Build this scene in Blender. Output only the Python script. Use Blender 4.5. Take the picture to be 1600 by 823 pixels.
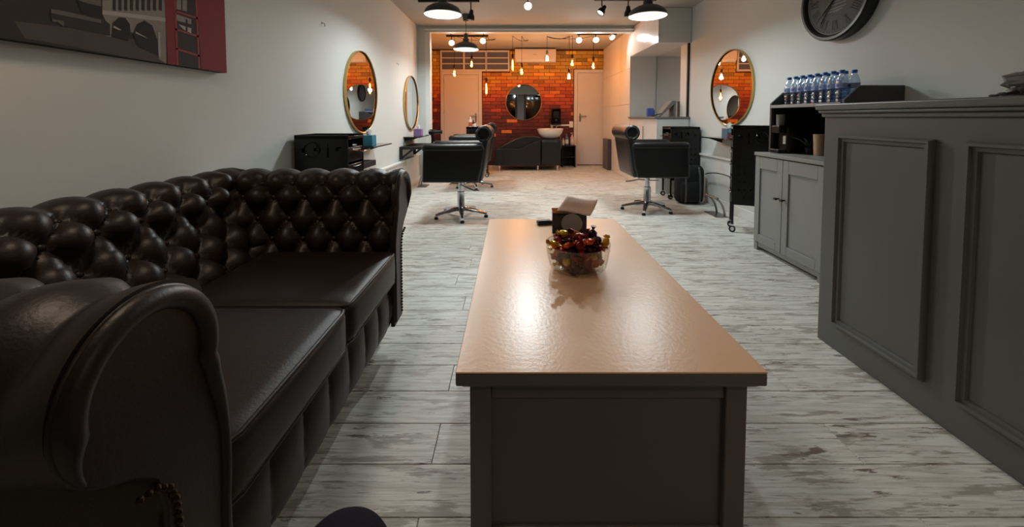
import bpy, bmesh, math, random
from mathutils import Vector, Matrix
R = math.radians
PI = math.pi
rnd = random.Random(7)
for o in list(bpy.data.objects): bpy.data.objects.remove(o)
SC = bpy.context.scene
COL = SC.collection

# ------------------------------------------------------------------ camera, world, exposure
F, TH, H = 610.0, R(2.6), 1.03          # focal length in pixels, downward tilt, camera height
PXC, PYC = 800.0, 183 + F * math.tan(TH)  # principal point
cam = bpy.data.objects.new('camera', bpy.data.cameras.new('camera'))
COL.objects.link(cam)
cam.data.sensor_width = 36
cam.data.lens = 36 * F / 1600
cam.data.shift_y = -(411.5 - PYC) / 1600
cam.data.clip_start = 0.02
cam.location = (0, 0, H)
cam.rotation_euler = (PI / 2 - TH, 0, 0)
SC.camera = cam
W = bpy.data.worlds.new('night'); SC.world = W
W.use_nodes = True
W.node_tree.nodes['Background'].inputs[0].default_value = (.35, .42, .6, 1)
W.node_tree.nodes['Background'].inputs[1].default_value = .03
SC.view_settings.view_transform = 'Standard'
SC.view_settings.look = 'None'
SC.view_settings.gamma = 1
SC.view_settings.use_curve_mapping = False
SC.view_settings.exposure = 0.35
PENDANT_W, SPOT_W, EDISON_W, BACKSPOT_W, FRONT_W = 16.5, 85, 9.0, 8.5, 4.4

def on_x(px, py, x):
    a = (px - PXC) / F; b = -(py - PYC) / F
    c, s = math.cos(TH), math.sin(TH)
    t = x / a
    return (x, (c + b * s) * t, H + (-s + b * c) * t)

# ------------------------------------------------------------------ materials
def lin(c):
    return tuple(((v / 255) / 12.92 if v / 255 <= .04045 else ((v / 255 + .055) / 1.055) ** 2.4) for v in c) + (1,)

def mat(name, col, rough=.5, metal=0., bump=0., bscale=200., var=0., vscale=6., emit=None, es=0., coat=0., spec=.5, trans=0., ior=1.45):
    m = bpy.data.materials.new(name); m.use_nodes = True
    nt = m.node_tree; b = nt.nodes['Principled BSDF']
    b.inputs['Base Color'].default_value = lin(col)
    b.inputs['Roughness'].default_value = rough
    b.inputs['Metallic'].default_value = metal
    b.inputs['Specular IOR Level'].default_value = spec
    b.inputs['Coat Weight'].default_value = coat
    b.inputs['Transmission Weight'].default_value = trans
    b.inputs['IOR'].default_value = ior
    if emit:
        b.inputs['Emission Color'].default_value = lin(emit)
        b.inputs['Emission Strength'].default_value = es
    tc = nt.nodes.new('ShaderNodeTexCoord')
    if var:
        n = nt.nodes.new('ShaderNodeTexNoise'); n.inputs['Scale'].default_value = vscale; n.inputs['Detail'].default_value = 5
        nt.links.new(tc.outputs['Object'], n.inputs['Vector'])
        mx = nt.nodes.new('ShaderNodeMix'); mx.data_type = 'RGBA'
        c = lin(col)
        mx.inputs[6].default_value = tuple(v * (1 - var) for v in c[:3]) + (1,)
        mx.inputs[7].default_value = tuple(min(1, v * (1 + var)) for v in c[:3]) + (1,)
        nt.links.new(n.outputs['Fac'], mx.inputs[0]); nt.links.new(mx.outputs[2], b.inputs['Base Color'])
    if bump:
        n = nt.nodes.new('ShaderNodeTexNoise'); n.inputs['Scale'].default_value = bscale; n.inputs['Detail'].default_value = 4
        nt.links.new(tc.outputs['Object'], n.inputs['Vector'])
        bp = nt.nodes.new('ShaderNodeBump'); bp.inputs['Strength'].default_value = bump; bp.inputs['Distance'].default_value = .004
        nt.links.new(n.outputs['Fac'], bp.inputs['Height']); nt.links.new(bp.outputs['Normal'], b.inputs['Normal'])
    return m

def clear_mat(name, tint, gloss=.12, rough=.03):
    m = bpy.data.materials.new(name); m.use_nodes = True; nt = m.node_tree
    nt.nodes.remove(nt.nodes['Principled BSDF'])
    out = nt.nodes['Material Output']
    t = nt.nodes.new('ShaderNodeBsdfTransparent'); t.inputs[0].default_value = lin(tint)
    g = nt.nodes.new('ShaderNodeBsdfGlossy'); g.inputs['Roughness'].default_value = rough
    lw = nt.nodes.new('ShaderNodeLayerWeight'); lw.inputs['Blend'].default_value = .35
    mr = nt.nodes.new('ShaderNodeMapRange'); mr.inputs['To Min'].default_value = gloss * .4; mr.inputs['To Max'].default_value = min(1, gloss * 4)
    nt.links.new(lw.outputs['Facing'], mr.inputs['Value'])
    mx = nt.nodes.new('ShaderNodeMixShader')
    nt.links.new(mr.outputs[0], mx.inputs[0]); nt.links.new(t.outputs[0], mx.inputs[1]); nt.links.new(g.outputs[0], mx.inputs[2])
    nt.links.new(mx.outputs[0], out.inputs['Surface'])
    return m

def plank_mat():
    m = bpy.data.materials.new('distressed_plank'); m.use_nodes = True; nt = m.node_tree; L = nt.links.new
    b = nt.nodes['Principled BSDF']
    oi = nt.nodes.new('ShaderNodeObjectInfo'); geo = nt.nodes.new('ShaderNodeNewGeometry')
    mul = nt.nodes.new('ShaderNodeVectorMath'); mul.operation = 'SCALE'; mul.inputs[0].default_value = (37, 17, 5)
    L(oi.outputs['Random'], mul.inputs['Scale'])
    add = nt.nodes.new('ShaderNodeVectorMath'); add.operation = 'ADD'
    L(geo.outputs['Position'], add.inputs[0]); L(mul.outputs[0], add.inputs[1])
    def noise(sx, sy, sc, det, rough=.6):
        mp = nt.nodes.new('ShaderNodeMapping'); mp.inputs['Scale'].default_value = (sx, sy, 1); L(add.outputs[0], mp.inputs['Vector'])
        n = nt.nodes.new('ShaderNodeTexNoise'); n.inputs['Scale'].default_value = sc; n.inputs['Detail'].default_value = det; n.inputs['Roughness'].default_value = rough
        L(mp.outputs[0], n.inputs['Vector']); return n.outputs['Fac']
    def ramp(src, p0, p1):
        r = nt.nodes.new('ShaderNodeMapRange'); r.inputs['From Min'].default_value = p0; r.inputs['From Max'].default_value = p1; r.interpolation_type = 'SMOOTHSTEP'
        L(src, r.inputs['Value']); return r.outputs[0]
    def mix(fac, a, bb):
        x = nt.nodes.new('ShaderNodeMix'); x.data_type = 'RGBA'; L(fac, x.inputs[0])
        if isinstance(a, tuple): x.inputs[6].default_value = a
        else: L(a, x.inputs[6])
        x.inputs[7].default_value = bb; return x.outputs[2]
    grain = ramp(noise(2.5, 30, 2.5, 6), .35, .7)
    c = mix(grain, lin((226, 226, 218)), lin((194, 192, 182)))
    c = mix(ramp(noise(1.6, 9, 3.2, 8, .65), .53, .60), c, lin((168, 163, 152)))
    c = mix(ramp(noise(1.9, 11, 2.6, 9, .7), .60, .64), c, lin((124, 110, 98)))
    c = mix(ramp(noise(2.2, 16, 3.1, 9, .75), .66, .69), c, lin((96, 80, 70)))
    c = mix(ramp(noise(3.0, 60, 2.2, 6, .6), .58, .68), c, lin((140, 132, 122)))
    L(c, b.inputs['Base Color'])
    b.inputs['Roughness'].default_value = .42
    bp = nt.nodes.new('ShaderNodeBump'); bp.inputs['Strength'].default_value = .15; bp.inputs['Distance'].default_value = .003
    L(grain, bp.inputs['Height']); L(bp.outputs['Normal'], b.inputs['Normal'])
    return m

def brick_mat(attr=False):
    m = bpy.data.materials.new('painted_brick'); m.use_nodes = True; nt = m.node_tree; L = nt.links.new
    b = nt.nodes['Principled BSDF']
    if attr:
        s = nt.nodes.new('ShaderNodeVertexColor'); s.layer_name = 'tone'; out = s.outputs['Color']
    else:
        s = nt.nodes.new('ShaderNodeObjectInfo'); out = s.outputs['Color']
    geo = nt.nodes.new('ShaderNodeNewGeometry')
    n = nt.nodes.new('ShaderNodeTexNoise'); n.inputs['Scale'].default_value = 22; n.inputs['Detail'].default_value = 5
    L(geo.outputs['Position'], n.inputs['Vector'])
    mr = nt.nodes.new('ShaderNodeMapRange'); mr.inputs['To Min'].default_value = .72; mr.inputs['To Max'].default_value = 1.25; L(n.outputs['Fac'], mr.inputs['Value'])
    v = nt.nodes.new('ShaderNodeVectorMath'); v.operation = 'SCALE'; L(out, v.inputs[0]); L(mr.outputs[0], v.inputs['Scale'])
    L(v.outputs[0], b.inputs['Base Color']); b.inputs['Roughness'].default_value = .55
    return m

MT = {}
def d(name, *a, **k): MT[name] = mat(name, *a, **k)
d('wall', (206, 209, 205), .7, bump=.06, bscale=300)
d('ceil', (176, 173, 166), .8)
d('white_trim', (222, 222, 218), .5)
d('panel_white', (214, 214, 210), .35)
d('gloss_white', (222, 218, 212), .14)
d('door_white', (214, 206, 200), .4)
d('dark_gap', (38, 34, 32), .9)
d('mortar', (92, 44, 22), .9)
d('grey_paint', (100, 101, 98), .42, var=.06, vscale=3)
d('cab_grey', (137, 138, 136), .45)
d('hutch_dark', (66, 66, 66), .5)
d('black_in', (14, 14, 14), .7)
d('table_top', (242, 198, 160), .29, bump=.12, bscale=80, spec=.4)
d('table_grey', (106, 102, 97), .5)
d('leather', (38, 28, 26), .44, bump=.14, bscale=160, var=.25, vscale=7)
d('leather_red', (50, 28, 26), .35, bump=.12, bscale=160)
d('brass_nail', (70, 52, 38), .35, .9)
d('vinyl', (20, 20, 21), .36, bump=.05, bscale=220)
d('vinyl_trim', (60, 60, 60), .4)
d('black_plastic', (13, 13, 14), .3)
d('black_gloss', (9, 9, 10), .08)
d('black_matt', (16, 16, 17), .6)
d('fabric_black', (15, 15, 18), .9, bump=.3, bscale=400)
d('chrome', (205, 205, 208), .12, 1.)
d('steel', (150, 148, 144), .3, 1.)
d('gold', (196, 164, 104), .28, 1.)
d('copper', (200, 120, 80), .2, 1.)
d('mirror', (235, 235, 235), .0, 1.)
d('lamp_grey', (74, 74, 74), .35)
d('lamp_white', (240, 240, 236), .5)
d('ceramic', (232, 226, 220), .1)
d('ac_white', (222, 208, 200), .35)
d('pane_blue', (96, 98, 118), .2)
d('night_glass', (16, 18, 22), .06)
d('blue_box', (44, 118, 140), .5)
d('purple_box', (140, 110, 160), .5, var=.35, vscale=9)
d('tissue', (226, 222, 216), .8)
d('tissue_warm', (222, 208, 196), .8)
d('slate_box', (78, 94, 112), .5)
d('red_print', (176, 66, 60), .5)
d('teal_print', (120, 186, 186), .5)
d('print_grey', (132, 132, 130), .35)
d('cap_blue', (38, 108, 190), .35)
d('bottle_label', (150, 172, 212), .5)
d('label_dark', (84, 96, 160), .5)
d('label_white', (215, 215, 210), .5)
d('wood_cup', (186, 152, 118), .5, var=.1, vscale=30)
d('leaf', (62, 76, 52), .5)
d('navy', (15, 15, 27), .9, bump=.2, bscale=300, spec=.2)
d('clock_face', (104, 106, 108), .8, spec=.2)
d('clock_rim', (34, 35, 36), .35)
d('clock_mark', (62, 63, 65), .8)
d('clock_light', (150, 152, 154), .7)
d('lotion_blue', (92, 110, 150), .3)
d('lotion_pink', (214, 170, 170), .3)
d('orange_label', (196, 90, 40), .5)
d('blue_plastic', (70, 96, 168), .4)
d('grey_plastic', (116, 116, 112), .5)
d('board_grey', (92, 88, 84), .5)
d('tag_green', (180, 190, 90), .5)
d('art_black', (17, 17, 17), .75)
d('art_dark', (37, 36, 36), .75, var=.3, vscale=14)
d('art_water', (67, 63, 61), .75, var=.25, vscale=10)
d('art_mid', (89, 86, 83), .75, var=.2, vscale=20)
d('art_stone', (129, 124, 118), .75, var=.2, vscale=25)
d('art_light', (163, 159, 153), .75)
d('art_red', (120, 30, 36), .75, var=.12, vscale=5)
d('art_red2', (144, 56, 60), .75)
d('bulb_white', (255, 250, 240), .4, emit=(255, 246, 232), es=14)
d('bulb_warm', (255, 190, 90), .4, emit=(255, 150, 50), es=9)
d('filament', (255, 200, 120), .4, emit=(255, 190, 100), es=30)
for n_, c_ in (('candy_red', (120, 18, 16)), ('candy_gold', (214, 156, 30)), ('candy_orange', (206, 84, 26)), ('candy_dark', (54, 14, 18)), ('candy_yellow', (226, 196, 60))):
    d(n_, c_, .22, .35)
MT['plank'] = plank_mat(); MT['brick'] = brick_mat(); MT['brick_attr'] = brick_mat(True)
def thin_mat(name, col):
    m = mat(name, col, .8); nt = m.node_tree
    t = nt.nodes.new('ShaderNodeBsdfTranslucent'); t.inputs[0].default_value = lin(col)
    mx = nt.nodes.new('ShaderNodeMixShader'); mx.inputs[0].default_value = .5
    nt.links.new(nt.nodes['Principled BSDF'].outputs[0], mx.inputs[1]); nt.links.new(t.outputs[0], mx.inputs[2]); nt.links.new(mx.outputs[0], nt.nodes['Material Output'].inputs['Surface'])
    return m
MT['tissue_thin'] = thin_mat('tissue_thin', (244, 226, 214))
MT['plastic_clear'] = clear_mat('plastic_clear', (226, 238, 248), .2, .12)
MT['water'] = clear_mat('water', (214, 230, 244), .10)
MT['glass_clear'] = clear_mat('glass_clear', (252, 252, 250), .07)
MT['bag_clear'] = clear_mat('bag_clear', (150, 150, 150), .3, .2)
MT['bulb_glass'] = clear_mat('bulb_glass', (255, 214, 150), .15)

# ------------------------------------------------------------------ mesh helpers
class MB:
    def __init__(s): s.v = []; s.f = []; s.mi = []
    def add(s, vs, fs, mi=0):
        k = len(s.v); s.v += [tuple(p) for p in vs]; s.f += [tuple(i + k for i in f) for f in fs]; s.mi += [mi] * len(fs); return s
    def box(s, x0, x1, y0, y1, z0, z1, mi=0):
        return s.add([(x0, y0, z0), (x1, y0, z0), (x1, y1, z0), (x0, y1, z0), (x0, y0, z1), (x1, y0, z1), (x1, y1, z1), (x0, y1, z1)],
                     [(0, 3, 2, 1), (4, 5, 6, 7), (0, 1, 5, 4), (1, 2, 6, 5), (2, 3, 7, 6), (3, 0, 4, 7)], mi)
    def cyl(s, p0, p1, r0, r1=None, n=16, mi=0):
        r1 = r0 if r1 is None else r1
        return s.tube([p0, p1], [r0, r1], n, mi)
    def tube(s, pts, r, n=8, mi=0, closed=False):
        P = [Vector(p) for p in pts]; m = len(P)
        rs = r if isinstance(r, (list, tuple)) else [r] * m
        vs = []; fs = []; up = None
        for i, p in enumerate(P):
            if closed: t = P[(i + 1) % m] - P[i - 1]
            else: t = P[min(i + 1, m - 1)] - P[max(i - 1, 0)]
            t.normalize()
            if up is None:
                up = Vector((0, 0, 1)) if abs(t.z) < .9 else Vector((0, 1, 0))
            a = up - t * up.dot(t)
            if a.length < 1e-5: a = Vector((1, 0, 0)) - t * t.x
            a.normalize(); up = a; b = t.cross(a)
            for k in range(n):
                w = 2 * PI * k / n; vs.append(p + a * (math.cos(w) * rs[i]) + b * (math.sin(w) * rs[i]))
        for i in range(m if closed else m - 1):
            j = (i + 1) % m
            for k in range(n): fs.append((i * n + k, i * n + (k + 1) % n, j * n + (k + 1) % n, j * n + k))
        if not closed:
            fs.append(tuple(range(n))[::-1]); fs.append(tuple((m - 1) * n + k for k in range(n)))
        return s.add(vs, fs, mi)
    def lathe(s, prof, c=(0, 0, 0), n=24, axis='z', mi=0, caps=True):
        vs = []; fs = []
        for r, h in prof:
            for k in range(n):
                w = 2 * PI * k / n; a, b = r * math.cos(w), r * math.sin(w)
                q = (a, b, h) if axis == 'z' else ((a, h, b) if axis == 'y' else (h, a, b))
                vs.append((c[0] + q[0], c[1] + q[1], c[2] + q[2]))
        m = len(prof)
        for i in range(m - 1):
            for k in range(n): fs.append((i * n + k, i * n + (k + 1) % n, (i + 1) * n + (k + 1) % n, (i + 1) * n + k))
        if caps:
            if prof[0][0] > 1e-4: fs.append(tuple(range(n))[::-1])
            if prof[-1][0] > 1e-4: fs.append(tuple((m - 1) * n + k for k in range(n)))
        return s.add(vs, fs, mi)
    def prism(s, poly, plane, a, b, mi=0):
        n = len(poly)
        def q(p, h): return (p[0], h, p[1]) if plane == 'xz' else ((h, p[0], p[1]) if plane == 'yz' else (p[0], p[1], h))
        vs = [q(p, a) for p in poly] + [q(p, b) for p in poly]
        fs = [tuple(range(n)), tuple(range(n, 2 * n))[::-1]] + [(i, (i + 1) % n, n + (i + 1) % n, n + i) for i in range(n)]
        return s.add(vs, fs, mi)
    def rbox(s, x0, x1, y0, y1, z0, z1, r=.03, n=8, crown=(0, 0, 0), mi=0):
        """rounded box with bulging faces"""
        c = Vector(((x0 + x1) / 2, (y0 + y1) / 2, (z0 + z1) / 2)); h = Vector(((x1 - x0) / 2, (y1 - y0) / 2, (z1 - z0) / 2))
        r = min(r, *h)
        idx = {}; vs = []; fs = []
        ts = []
        for i in range(n + 1):
            t = -1 + 2 * i / n; ts.append(math.copysign(1 - (1 - abs(t)) ** 1.6, t))
        def vert(i, j, k):
            key = (i, j, k)
            if key in idx: return idx[key]
            u = Vector((ts[i], ts[j], ts[k]))
            p = Vector((u.x * h.x, u.y * h.y, u.z * h.z))
            inn = Vector(tuple(max(-(h[a] - r), min(h[a] - r, p[a])) for a in range(3)))
            dd = p - inn
            if dd.length > 1e-9: p = inn + dd.normalized() * r
            w = [1 - u[a] ** 2 for a in range(3)]
            p.x += crown[0] * w[1] * w[2] * u.x; p.y += crown[1] * w[0] * w[2] * u.y; p.z += crown[2] * w[0] * w[1] * u.z
            idx[key] = len(vs); vs.append(c + p); return idx[key]
        for a in range(3):
            o1, o2 = [(1, 2), (2, 0), (0, 1)][a]
            for side in (0, n):
                for i in range(n):
                    for j in range(n):
                        q = []
                        for di, dj in ((0, 0), (1, 0), (1, 1), (0, 1)):
                            t = [0, 0, 0]; t[a] = side; t[o1] = i + di; t[o2] = j + dj; q.append(vert(*t))
                        fs.append(tuple(q) if side else tuple(q[::-1]))
        return s.add(vs, fs, mi)
    def sph(s, c, r, n=12, m=8, mi=0, sc=(1, 1, 1)):
        prof = [(max(1e-5, r * math.sin(PI * i / m)), -r * math.cos(PI * i / m)) for i in range(m + 1)]
        k = len(s.v); s.lathe(prof, (0, 0, 0), n, mi=mi, caps=False)
        for i in range(k, len(s.v)):
            p = s.v[i]; s.v[i] = (c[0] + p[0] * sc[0], c[1] + p[1] * sc[1], c[2] + p[2] * sc[2])
        return s
    def xf(s, M, start=0):
        for i in range(start, len(s.v)): s.v[i] = tuple(M @ Vector(s.v[i]))
        return s
    def mesh(s, name, mats, smooth=True, angle=35, fix=True):
        me = bpy.data.meshes.new(name); me.from_pydata(s.v, [], s.f); me.update()
        if fix:
            bm = bmesh.new(); bm.from_mesh(me)
            mi = [f.material_index for f in bm.faces]
            bmesh.ops.recalc_face_normals(bm, faces=bm.faces); bm.to_mesh(me); bm.free()
        for m in (mats if isinstance(mats, (list, tuple)) else [mats]): me.materials.append(MT[m])
        for p, q in zip(me.polygons, s.mi): p.material_index = q
        if smooth:
            me.polygons.foreach_set('use_smooth', [True] * len(me.polygons))
            me.set_sharp_from_angle(angle=R(angle))
        return me
    def build(s, name, mats, parent=None, bevel=0, smooth=True, angle=35, loc=None, seg=2):
        o = bpy.data.objects.new(name, s.mesh(name, mats, smooth, angle)); COL.objects.link(o)
        if parent: o.parent = parent
        if loc: o.location = loc
        if bevel:
            b = o.modifiers.new('bevel', 'BEVEL'); b.width = bevel; b.segments = seg; b.limit_method = 'ANGLE'; b.angle_limit = R(40)
            b.harden_normals = False
        return o

def tag(o, label, cat, group=None):
    o['label'] = label; o['category'] = cat
    if group: o['group'] = group
    return o
def thing(name, label, cat, loc=(0, 0, 0), rz=0, group=None):
    o = bpy.data.objects.new(name, None); COL.objects.link(o); o.empty_display_size = .05
    o.location = loc; o.rotation_euler = (0, 0, rz)
    return tag(o, label, cat, group)
def struct(o, label=None):
    o['kind'] = 'structure'
    if label: o['label'] = label
    return o
def sempty(name, loc=(0, 0, 0), label=None):
    o = bpy.data.objects.new(name, None); COL.objects.link(o); o.location = loc; return struct(o, label)
def dup(root, loc, rz=None, label=None, parent=None):
    r = root.copy(); COL.objects.link(r); r.location = loc
    if rz is not None: r.rotation_euler = (0, 0, rz)
    if label: r['label'] = label
    for ch in root.children:
        c = ch.copy(); COL.objects.link(c); c.parent = r
        for g in ch.children:
            q = g.copy(); COL.objects.link(q); q.parent = c
    return r
def bx(name, m, parent, dims, bevel=.003):
    return MB().box(*dims).build(name, m, parent, bevel=bevel, smooth=bool(bevel))
def light(name, kind, loc, w, col, size=.03, parent=None, aim=None, angle=60, blend=.5):
    l = bpy.data.lights.new(name, kind); l.energy = w; l.color = lin(col)[:3]
    l.shadow_soft_size = size
    if kind == 'SPOT': l.spot_size = R(angle); l.spot_blend = blend
    o = bpy.data.objects.new(name, l); COL.objects.link(o); o.location = loc
    if parent: o.parent = parent
    if aim: o.rotation_euler = Vector(aim).to_track_quat('-Z', 'Y').to_euler()
    return o
def bez(p0, p1, p2, n=10):
    a, b, c = Vector(p0), Vector(p1), Vector(p2)
    return [a * (1 - t) ** 2 + b * 2 * t * (1 - t) + c * t * t for t in [i / n for i in range(n + 1)]]

# ------------------------------------------------------------------ room shell
XL, XR, YB, YF, ZC = -1.50, 2.37, 8.35, -1.6, 2.47
XA = -1.68                                   # brick return of the rear part
fl = struct(bx('floor', 'dark_gap', None, (XA - .1, XR + .1, YF - .1, YB + .1, -.06, -.011), 0), 'pale distressed grey wood plank floor')
PL, PP, PY0 = 1.29, .1548, .961
kmin = math.floor((YF - PY0) / PP); kmax = math.ceil((YB - PY0) / PP)
pm = {}
def plank_mesh(w, l):
    k = (round(w, 3), round(l, 3))
    if k not in pm:
        g = .0008; c = .0014
        x0, x1, y0, y1 = g, l - g, g, w - g
        b = MB()
        b.add([(x0, y0, -.012), (x1, y0, -.012), (x1, y1, -.012), (x0, y1, -.012), (x0, y0, -c), (x1, y0, -c), (x1, y1, -c), (x0, y1, -c),
               (x0 + c, y0 + c, 0), (x1 - c, y0 + c, 0), (x1 - c, y1 - c, 0), (x0 + c, y1 - c, 0)],
              [(0, 1, 5, 4), (1, 2, 6, 5), (2, 3, 7, 6), (3, 0, 4, 7), (4, 5, 9, 8), (5, 6, 10, 9), (6, 7, 11, 10), (7, 4, 8, 11), (8, 9, 10, 11)])
        pm[k] = b.mesh('plank', 'plank', smooth=False)
    return pm[k]
for k in range(kmin, kmax + 1):
    y0 = max(PY0 + k * PP, YF); y1 = min(PY0 + (k + 1) * PP, YB)
    if y1 - y0 < .02: continue
    x0l, x1l = (XL, XR) if y1 < 6.2 else (XA, XR)
    off = -.24 if k % 2 else .43
    off += rnd.uniform(-.12, .12) if not (-2 < k < 4) else 0
    x = off - PL * math.ceil((off - x0l) / PL)
    while x < x1l:
        a, b = max(x, x0l), min(x + PL, x1l)
        if b - a > .04:
            o = bpy.data.objects.new('plank', plank_mesh(y1 - y0, b - a)); COL.objects.link(o); o.parent = fl; o.location = (a, y0, 0)
        x += PL
struct(bx('ceiling', 'ceil', None, (XA - .1, XR + .1, YF - .1, YB + .1, ZC, ZC + .06), 0), 'pale plain ceiling')
struct(bx('wall_left', 'wall', None, (XL - .3, XL, YF - .1, 6.25, -.012, ZC), 0), 'plain off white wall behind the sofa')
struct(bx('wall_right', 'wall', None, (XR, XR + .1, YF - .1, YB + .1, -.012, ZC), 0), 'plain off white wall with the clock')
# pillar and beam where the front room meets the rear room
struct(bx('trim_1', 'wall', None, (XL - .3, -1.383, 6.25, 6.35, 0, ZC), .004), 'white pillar at the end of left wall')
struct(bx('trim_2', 'white_trim', None, (-1.383, -1.30, 6.25, 6.37, 0, 2.376), .004), 'narrow white jamb beside the brick return')
tb = sempty('trim_3', label='white beam under the ceiling between front and rear room')
bx('beam', 'wall', tb, (-1.383, 1.93, 6.25, 6.37, 2.376, ZC), .004)
bx('moulding', 'white_trim', tb, (-1.383, 1.93, 6.22, 6.25, 2.405, 2.432), .008)
# lower wall panelling with a ledge
pl_ = sempty('trim_4', label='white low panelling with ledge along left wall')
bx('panel', 'panel_white', pl_, (XL, XL + .018, 2.1, 6.25, .10, .42), 0)
bx('ledge', 'white_trim', pl_, (XL, XL + .04, 2.1, 6.25, .42, .445), .005)
bx('skirting', 'white_trim', pl_, (XL, XL + .024, 2.1, 6.25, 0, .10), .004)
pr_ = sempty('trim_5', label='white low panelling with ledge along right wall')
bx('panel', 'panel_white', pr_, (XR - .018, XR, 2.0, 5.2, .10, .56), 0)
bx('ledge', 'white_trim', pr_, (XR - .04, XR, 2.0, 5.2, .56, .585), .005)
bx('skirting', 'white_trim', pr_, (XR - .024, XR, 2.0, 5.2, 0, .10), .004)
# shop front behind the camera (only seen in mirrors)
wf = sempty('wall_front', label='dark night shop window with a pale door')
bx('sill_wall', 'hutch_dark', wf, (XL, XR, YF - .08, YF, 0, .35), 0)
bx('glass', 'night_glass', wf, (XL, XR, YF - .05, YF - .03, .35, 2.1), 0)
bx('lintel', 'wall', wf, (XL, XR, YF - .08, YF, 2.08, ZC), 0)
for xm in (-1.46, -.6, .19, .6, 1.5, 2.33): bx('mullion', 'hutch_dark', wf, (xm - .035, xm + .035, YF - .06, YF + .02, 0, 2.1), .003)
bx('door_panel', 'cab_grey', wf, (.24, .56, YF - .028, YF - .005, .02, 2.06), .003)

# rear brick wall: one object per brick, colour by course from ochre to dark red
bw = sempty('wall_back', label='rear wall of bricks painted from ochre to dark red')
bx('mortar', 'mortar', bw, (XA - .1, XR + .1, YB, YB + .1, 0, ZC), 0)
BW, BH, JT = .228, .076, .007
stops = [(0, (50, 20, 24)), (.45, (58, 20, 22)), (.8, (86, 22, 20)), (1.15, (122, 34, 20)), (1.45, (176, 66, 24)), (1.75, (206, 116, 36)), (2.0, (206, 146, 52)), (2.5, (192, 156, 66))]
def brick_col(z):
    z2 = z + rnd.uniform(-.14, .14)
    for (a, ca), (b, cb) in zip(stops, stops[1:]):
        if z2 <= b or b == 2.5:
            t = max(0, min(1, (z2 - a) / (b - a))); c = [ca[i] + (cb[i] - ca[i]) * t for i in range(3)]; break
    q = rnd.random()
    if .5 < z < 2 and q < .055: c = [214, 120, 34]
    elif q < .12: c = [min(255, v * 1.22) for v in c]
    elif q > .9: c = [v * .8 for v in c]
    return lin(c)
def brick_mesh(w):
    k = ('b', round(w, 3))
    if k not in pm:
        b = MB(); e = .003; x0, x1, z0, z1 = JT / 2, w - JT / 2, JT / 2, BH - JT / 2; dd = .008
        b.add([(x0, 0, z0), (x1, 0, z0), (x1, 0, z1), (x0, 0, z1), (x0, -dd + e, z0), (x1, -dd + e, z0), (x1, -dd + e, z1), (x0, -dd + e, z1),
               (x0 + e, -dd, z0 + e), (x1 - e, -dd, z0 + e), (x1 - e, -dd, z1 - e), (x0 + e, -dd, z1 - e)],
              [(0, 1, 5, 4), (1, 2, 6, 5), (2, 3, 7, 6), (3, 0, 4, 7), (4, 5, 9, 8), (5, 6, 10, 9), (6, 7, 11, 10), (7, 4, 8, 11), (8, 9, 10, 11)])
        pm[k] = b.mesh('brick', 'brick', smooth=False)
    return pm[k]
holes = [(-1.53, -.63, -1, 2.06), (-1.53, -.04, 2.0, 2.45), (1.31, 2.5, -1, 2.04), (-.2, .66, -1, .12)]
rest = []; cnt = 0
for r in range(int(ZC / BH)):
    z = r * BH
    x = XA - (.5 * BW if r % 2 else 0) - .03
    while x < 1.95:
        segs = [(max(x, XA), min(x + BW, 1.96))]
        for hx0, hx1, hz0, hz1 in holes:
            if z + BH > hz0 + .01 and z < hz1 - .01:
                ns = []
                for a, b in segs:
                    if b <= hx0 or a >= hx1: ns.append((a, b))
                    else:
                        if a < hx0: ns.append((a, hx0))
                        if b > hx1: ns.append((hx1, b))
                segs = ns
        for a, b in segs:
            if b - a < .03: continue
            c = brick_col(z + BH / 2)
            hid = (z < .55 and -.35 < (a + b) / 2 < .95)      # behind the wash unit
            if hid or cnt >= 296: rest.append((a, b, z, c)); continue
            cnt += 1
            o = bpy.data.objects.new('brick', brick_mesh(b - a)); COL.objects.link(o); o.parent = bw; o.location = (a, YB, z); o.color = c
        x += BW
def brick_stuff(name, parent, items, side=False):
    b = MB(); cols = []
    for a, e, z, c in items:
        k = len(b.f)
        if side: b.box(0, .008, a + JT / 2, e - JT / 2, z + JT / 2, z + BH - JT / 2)
        else: b.box(a + JT / 2, e - JT / 2, YB - .008, YB, z + JT / 2, z + BH - JT / 2)
        cols += [c] * (len(b.f) - k)
    if side: b.xf(Matrix.Translation((XA, 0, 0)))
    o = b.build(name, 'brick_attr', parent, smooth=False)
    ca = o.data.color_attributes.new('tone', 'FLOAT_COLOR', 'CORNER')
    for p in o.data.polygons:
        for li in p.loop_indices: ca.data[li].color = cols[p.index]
    o['kind'] = 'stuff'
if rest: brick_stuff('bricks', bw, rest)
wa = sempty('wall_alcove', label='narrow painted brick return beside the left door')
bx('mortar', 'mortar', wa, (XA - .1, XA, 6.35, YB, 0, ZC), 0)
side = []
for r in range(int(ZC / BH)):
    y = 6.35 - (.5 * BW if r % 2 else 0)
    while y < YB:
        a, b = max(y, 6.35), min(y + BW, YB - .01)
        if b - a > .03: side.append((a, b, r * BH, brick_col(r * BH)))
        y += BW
brick_stuff('bricks', wa, side, True)
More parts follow.
